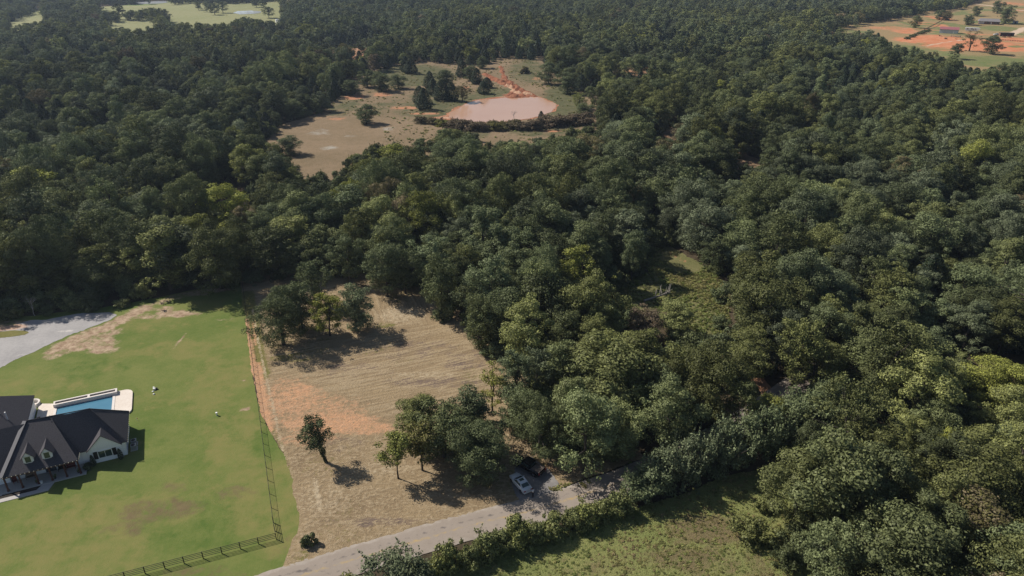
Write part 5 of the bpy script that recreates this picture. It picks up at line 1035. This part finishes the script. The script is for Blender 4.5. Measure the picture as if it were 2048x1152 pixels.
# ---------------------------------------------------------------- person by the car: one continuous skinned body, with hair and clothes as children
def skin(name, verts, edges, radii, mat, parent, root=0, sub=1):
    me = bpy.data.meshes.new(name); me.from_pydata(verts, edges, []); o = bpy.data.objects.new(name, me); COL.objects.link(o); o.parent = parent; me.materials.append(mat)
    bm = bmesh.new(); bm.from_mesh(me); ly = bm.verts.layers.skin.verify(); bm.verts.ensure_lookup_table()
    for i, v in enumerate(bm.verts):
        r_ = radii[i]; v[ly].radius = r_ if isinstance(r_, tuple) else (r_, r_); v[ly].use_root = (i == root)
    bm.to_mesh(me); bm.free()
    o.modifiers.new('skin', 'SKIN'); s = o.modifiers.new('smooth', 'SUBSURF'); s.levels = sub; s.render_levels = sub
    return o
M_SKIN = flat('skin', (0.34, 0.18, 0.12), .6, .06); M_SHIRT = flat('white_shirt_cloth', (0.72, 0.74, 0.78), .9, .06); M_TROUS = flat('dark_trouser_cloth', (0.02, 0.022, 0.03), .9, .2); M_HAIR = flat('dark_hair', (0.02, 0.014, 0.01), .7, .2)
px_, py_ = (float(t) for t in at(1066, 995)); man = empty('person', (px_, py_, .12), R(150), 'person in white shirt and dark trousers standing behind the silver car', 'person')
bv_, be_, br_ = [], [], []
def J(p, r, par=None):
    bv_.append(p); br_.append(r); k = len(bv_) - 1
    if par is not None: be_.append((par, k))
    return k
pel = J((0, 0, .93), (.14, .10)); sp = J((0.01, 0, 1.12), (.135, .10), pel); ch = J((.02, 0, 1.34), (.16, .11), sp); nk = J((.02, 0, 1.5), .055, ch); hb = J((.04, 0, 1.58), .075, nk); hm = J((.045, 0, 1.66), .10, hb); ht_ = J((.035, 0, 1.74), .075, hm)
J((.14, 0, 1.655), .016, hm)
for s in (-1, 1):
    J((.03, s * .098, 1.655), .018, hm)
    hp_ = J((0, s * .09, .88), .085, pel); kn = J((.03, s * .10, .49), .058, hp_); an = J((-.01, s * .10, .09), .042, kn); J((.14, s * .11, .04), .036, an)
    sh = J((.02, s * .19, 1.40), .058, ch); el = J((.0 if s < 0 else .04, s * .25, 1.13), .042, sh); wr = J((.20 if s > 0 else .05, s * .24, .93 if s < 0 else 1.02), .028, el)
    dirx, dirz = (.9, -.35) if s > 0 else (.25, -.95)
    pm = J((bv_[wr][0] + dirx * .06, bv_[wr][1], bv_[wr][2] + dirz * .06), (.034, .018), wr)
    for f, (o_, ln) in enumerate(((-.03, .062), (-.01, .072), (.01, .068), (.03, .052))):
        a = J((bv_[pm][0] + dirx * .03, bv_[pm][1] + o_, bv_[pm][2] + dirz * .03), .0095, pm); b = J((bv_[a][0] + dirx * ln * .6, bv_[a][1] + o_ * .1, bv_[a][2] + dirz * ln * .6), .009, a); J((b and bv_[b][0] + dirx * ln * .25 - dirz * .02, bv_[b][1], bv_[b][2] + dirz * ln * .25 - .018), .008, b)
    th_ = J((bv_[wr][0] + dirx * .04, bv_[wr][1] - s * .035, bv_[wr][2] + dirz * .04), .011, wr); J((bv_[th_][0] + dirx * .045, bv_[th_][1] - s * .02, bv_[th_][2] + dirz * .045), .009, th_)
body = skin('body', bv_, be_, br_, M_SKIN, man)
skin('shirt', [(0, 0, .92), (.01, 0, 1.12), (.02, 0, 1.34), (.02, 0, 1.46), (.02, .19, 1.41), (.035, .235, 1.22), (.02, -.19, 1.41), (.005, -.235, 1.22)], [(0, 1), (1, 2), (2, 3), (2, 4), (4, 5), (2, 6), (6, 7)], [(.19, .15), (.19, .15), (.225, .165), .115, .10, .078, .10, .078], M_SHIRT, man)
skin('trousers', [(0, 0, .93)] + [p for s in (-1, 1) for p in ((0, s * .09, .86), (.03, s * .10, .49), (-.01, s * .10, .12))], [(0, 1), (1, 2), (2, 3), (0, 4), (4, 5), (5, 6)], [(.155, .115), .10, .074, .062, .10, .074, .062], M_TROUS, man)
MB().ball((.015, 0, 1.70), (.115, .112, .105), 10, 7).build('hair', M_HAIR, man, True)
for s in (-1, 1): MB().ball((.05, s * .11, .045), (.15, .055, .05), 8, 5).build('shoe', M_BLACK, man, True)

# ---------------------------------------------------------------- far farmyard
def ga(u, v): x, y = (float(t) for t in at(u, v)); return x, y, float(ground_h(x, y)) + .1
M_RROOF = flat('faded_red_metal_roof', (0.30, 0.115, 0.125), .5, .15, .5); M_SIDING = flat('pale_metal_siding', (0.50, 0.52, 0.56), .5, .06, .5)
bx_, by_, bz_ = ga(1897, 66); barn = empty('barn', (bx_, by_, bz_), R(-31), 'pale metal barn with faded red roof on the red soil', 'barn')
MB().box((0, 0, 1.9), (15.5, 9, 3.8)).build('wall', M_SIDING, barn)
m = MB(); L_ = 8.1; m.add([(-L_, -5, 3.7), (L_, -5, 3.7), (L_, 0, 5.6), (-L_, 0, 5.6), (L_, 5, 3.7), (-L_, 5, 3.7), (-L_, -5, 3.5), (L_, -5, 3.5), (L_, 5, 3.5), (-L_, 5, 3.5)], [(0, 1, 2, 3), (3, 2, 4, 5), (0, 6, 7, 1), (4, 8, 9, 5), (1, 7, 8, 4, 2), (0, 3, 5, 9, 6), (6, 9, 8, 7)]); m.build('roof', M_RROOF, barn)
MB().box((7.8, -1, 1.6), (.12, 4, 3.2)).build('door', M_IRON, barn); MB().box((4.0, -4.55, 1.0), (1.0, .1, 2.0)).build('door', M_TRIM, barn)
rx_, ry_, rz_ = ga(1944, 61); rv = empty('camper_trailer', (rx_, ry_, rz_), R(-31), 'long white camper trailer parked right of the red-roofed barn', 'camper')
m = MB(); m.loft([[(x, -1.25, z0), (x, 1.25, z0), (x, 1.25, z1), (x, -1.25, z1)] for x, z0, z1 in ((-6.2, 1.2, 3.3), (-5.6, .7, 3.6), (4.5, .7, 3.6), (5.0, 1.7, 3.6), (6.4, 1.8, 3.2))]); m.build('body', M_TRIM, rv)
for x, w_ in ((-4.2, 1.4), (-.6, 1.8), (2.6, 1.0)): MB().box((x, -1.3, 2.5), (w_, .08, .8)).build('window', M_GLASS, rv)
MB().box((1.0, -1.3, 1.8), (.8, .08, 2.0)).build('door', M_METAL, rv); MB().box((-1, -1.3, 1.3), (8.5, .06, .22)).build('stripe', flat('blue_grey_stripe', (.15, .2, .3), .4), rv)
for x in (-2.2, -1.1):
    for s in (-1, 1): wheel(rv, x, s * 1.1, .4)
hx, hy, hz = ga(1977, 47); fh = empty('farmhouse', (hx, hy, hz), R(-28), 'low grey-roofed farmhouse with brick walls beside the tall tree', 'house')
M_GROOF = flat('grey_shingles', (0.20, 0.19, 0.195), .8, .12, .5); M_BRICK = flat('brown_brick', (0.19, 0.10, 0.075), .85, .2, 1)
MB().box((0, 0, 1.4), (19, 9, 2.8)).build('wall', M_BRICK, fh); m = MB(); hip(m, -10.2, 10.2, -5.4, 5.4, 2.9, 5.2, (-8.5, 0, 5.4), (8.5, 0, 5.4)); m.build('roof', M_GROOF, fh)
MB().box((-6.9, -4.6, 1.5), (5, .3, 2.4)).build('siding_panel', M_SIDING, fh); MB().box((2.0, -4.55, 1.1), (1, .14, 2.1)).build('door', M_TRIM, fh)
for x in (-1.2, 5.2, 7.8): MB().box((x, -4.55, 1.7), (1.5, .14, 1.1)).build('window', M_GLASS, fh)
sx0, sy0, sz0 = ga(2030, 47); sh_ = empty('garden_shed', (sx0, sy0, sz0), R(-28), 'small red-roofed shed at right of the grey farmhouse', 'shed')
MB().box((0, 0, 1.2), (4.6, 3.6, 2.4)).build('wall', M_SIDING, sh_); m = MB(); gable(m, 0, 2.8, -2.2, 2.2, 2.2, 3.8); m.build('roof', M_RROOF, sh_); MB().box((0, -1.85, 1.0), (1.6, .12, 2.0)).build('door', M_BLACK, sh_)
qx, qy, qz = ga(1993, 71); pickup('pickup_truck', (qx, qy, qz), R(170), M_SILVER, M_IRON, 'white pickup truck parked in the far farmyard', False)
tx_, ty_, tz_ = ga(2012, 73); tr = empty('stock_trailer', (tx_, ty_, tz_), R(-12), 'dark open-front trailer shed with reddish panels right of white farm pickup', 'shed')
MB().box((0, 1.7, 1.4), (11.5, .2, 2.8)).box((-5.7, 0, 1.4), (.2, 3.2, 2.8)).box((5.7, 0, 1.4), (.2, 3.2, 2.8)).build('wall', M_BRICK, tr); MB().box((0, .1, 2.9), (12, 4, .14)).build('roof', M_IRON, tr)
for i, (u, lab) in enumerate(((2007, 'left reddish flatbed trailer in front of the dark trailer shed'), (2017, 'right reddish flatbed trailer in front of the dark trailer shed'))):
    x, y, z = ga(u, 75.5); t = empty('flatbed_trailer', (x, y, z), R(60), lab, 'trailer'); MB().box((0, 0, .85), (6, 2.2, .14)).build('deck', M_RROOF, t)
    MB().tube([(3, 0, .8), (4.4, 0, .7)], .08, 6).build('tow_bar', M_IRON, t); MB().box((-2.95, 0, 1.25), (.1, 2.2, .8)).build('tailgate', M_RED, t)
    for xx in (-.6, .5):
        for s in (-1, 1): wheel(t, xx, s * 1.1, .38)
for i, (u, v, lab) in enumerate(((1911, 75.5, 'grey stock feeder on red soil in front of the barn'), (1891, 79, 'dark round hay feeder beside the brown horse'))):
    x, y, z = ga(u, v); t = empty('stock_feeder', (x, y, z), R(-20), lab, 'feeder')
    if i == 0:
        MB().box((0, 0, .7), (8, 1.4, .2)).build('trough', M_METAL, t)
        for xx in (-3.7, 0, 3.7): MB().box((xx, 0, .35), (.2, 1.2, .7)).build('leg', M_IRON, t)
        MB().box((0, 0, 1.9), (8.2, 2.0, .12)).build('cover', M_BRICK, t)
        for xx in (-3.7, 3.7): MB().box((xx, 0, 1.3), (.14, .14, 1.2)).build('post', M_IRON, t)
    else:
        m = MB(); A = arc(0, 0, 1.3, 0, 345, 15); m.tube([(*p, .5) for p in A + A[:1]], .07, 5); m.tube([(*p, 1.1) for p in A + A[:1]], .07, 5); m.build('ring', M_IRON, t); MB().ball((0, 0, .4), (1.1, 1.1, .6), 10, 6).build('hay', flat('old_hay', (.10, .07, .04), .9), t)
# horses
M_HORSE = flat('brown_horse_coat', (0.085, 0.035, 0.02), .7, .2, 2); M_MANE = flat('black_mane', (0.012, 0.01, 0.009), .8)
def horse(u, v, rz, label, graze):
    x, y, z = ga(u, v); h = empty('horse', (x, y, z), rz, label, 'horse')
    vs = [(-.1, 0, 1.15), (.55, 0, 1.18), (-.75, 0, 1.22), (.95, 0, 1.3)]; es = [(0, 1), (0, 2), (1, 3)]; rs = [(.27, .29), (.27, .33), (.28, .28), (.2, .24)]
    def K(p, r, par): vs.append(p); rs.append(r); es.append((par, len(vs) - 1)); return len(vs) - 1
    if graze: n1 = K((1.35, 0, 1.05), .17, 3); n2 = K((1.62, 0, .65), .13, n1); n3 = K((1.78, 0, .32), .11, n2); K((1.86, 0, .12), .07, n3)
    else: n1 = K((1.25, 0, 1.65), .17, 3); n2 = K((1.45, 0, 1.95), .12, n1); n3 = K((1.7, 0, 1.85), .11, n2); K((1.95, 0, 1.68), .07, n3)
    for s in (-1, 1):
        K((vs[n2][0] - .06, s * .07, vs[n2][2] + .14), .03, n2)
        a = K((.72, s * .17, .85), .11, 1); a = K((.74, s * .17, .48), .06, a); a = K((.72, s * .17, .12), .045, a); K((.77, s * .17, .04), .06, a)
        a = K((-.82, s * .18, .95), .16, 2); a = K((-.68, s * .18, .72), .10, a); a = K((-.95, s * .18, .46), .06, a); a = K((-.92, s * .18, .12), .045, a); K((-.86, s * .18, .04), .06, a)
    skin('body', vs, es, rs, M_HORSE, h); MB().tube([(-.98, 0, 1.3), (-1.2, 0, 1.05), (-1.22, 0, .5)], [.06, .09, .03], 6).build('tail', M_MANE, h)
    m = MB(); m.tube([(.9, 0, 1.55), vs[n1] and (vs[n1][0] - .08, 0, vs[n1][2] + .16), (vs[n2][0] - .06, 0, vs[n2][2] + .12)], [.05, .06, .04], 5); m.build('mane', M_MANE, h)
horse(1880, 75.5, R(150), 'brown horse standing on red soil in front of the barn', False)
horse(1851, 69.5, R(190), 'brown horse with head up near the brush fence left of barn', False); horse(1846, 70.5, R(20), 'brown horse grazing beside another at the brush fence', True)
# fence lines of the farmyard
fence('paddock_fence', ga(1944, 77.5)[:2], ga(2090, 88)[:2], 30, 1.4, (.6, 1.2), 'dark paddock fence along red track in the far farmyard', M_WOOD, .16, .12)
fence('paddock_fence', ga(1812, 80)[:2], ga(1884, 42)[:2], 34, 1.3, (.6, 1.1), 'dark paddock fence running up past the red-roofed barn', M_WOOD, .16, .12)
for i, (u, v, hue) in enumerate(((1815, 79, .3), (1823, 75, .4), (1830, 72, .5), (1838, 69, .4), (1845, 66, .3), (1852, 63.5, .4), (1858, 61, .3))):
    x, y, z = ga(u, v); plant('shrub', 'bush', x, y, 2.2, 3.4, hue, .3, '%s bush from left along farmyard brush fence line' % ordinal(i + 1), 'shrub', 'bushes on the farmyard fence line')
# far field: sheds and wrapped bales
for u, v, rz, lab in ((62, 17.5, .2, 'leftmost of three tiny white-roofed sheds at far field edge'), (77, 16.5, -.3, 'middle of three tiny white-roofed sheds at far field edge'), (89, 15.5, .1, 'rightmost of three tiny white-roofed sheds at far field edge')):
    x, y, z = ga(u, v); s = empty('field_shed', (x, y, z), rz, lab, 'shed'); MB().box((0, 0, 1.6), (9, 6, 3.2)).build('wall', M_SIDING, s); m = MB(); gable(m, 0, 5, -3.6, 3.6, 3.0, 4.6); m.build('roof', M_TRIM, s)
for u, v, lab in ((556, 45, 'left white-wrapped round bale at far field edge'), (563, 45.5, 'right white-wrapped round bale at far field edge')):
    x, y, z = ga(u, v); m = MB(); m.tube([(x - 2, y - 1, z + 2.2), (x + 2.2, y + 1, z + 2.2)], 2.3, 14); o = m.build('hay_bale', M_TRIM); tag(o, lab, 'hay bale')

# ---------------------------------------------------------------- air between here and the far fields
hz = MB().box((0, 1250, 48), (3400, 2760, 120)).build('haze', bpy.data.materials.new('haze_air')); hz['kind'] = 'stuff'
hm_ = hz.data.materials[0]; hm_.use_nodes = True; ht = hm_.node_tree; ht.nodes.clear(); ho = ht.nodes.new('ShaderNodeOutputMaterial'); pv_ = ht.nodes.new('ShaderNodeVolumePrincipled')
pv_.inputs['Color'].default_value = (0.62, 0.76, 1.0, 1); pv_.inputs['Density'].default_value = HAZE; pv_.inputs['Anisotropy'].default_value = 0.3
ht.links.new(pv_.outputs[0], ho.inputs['Volume'])
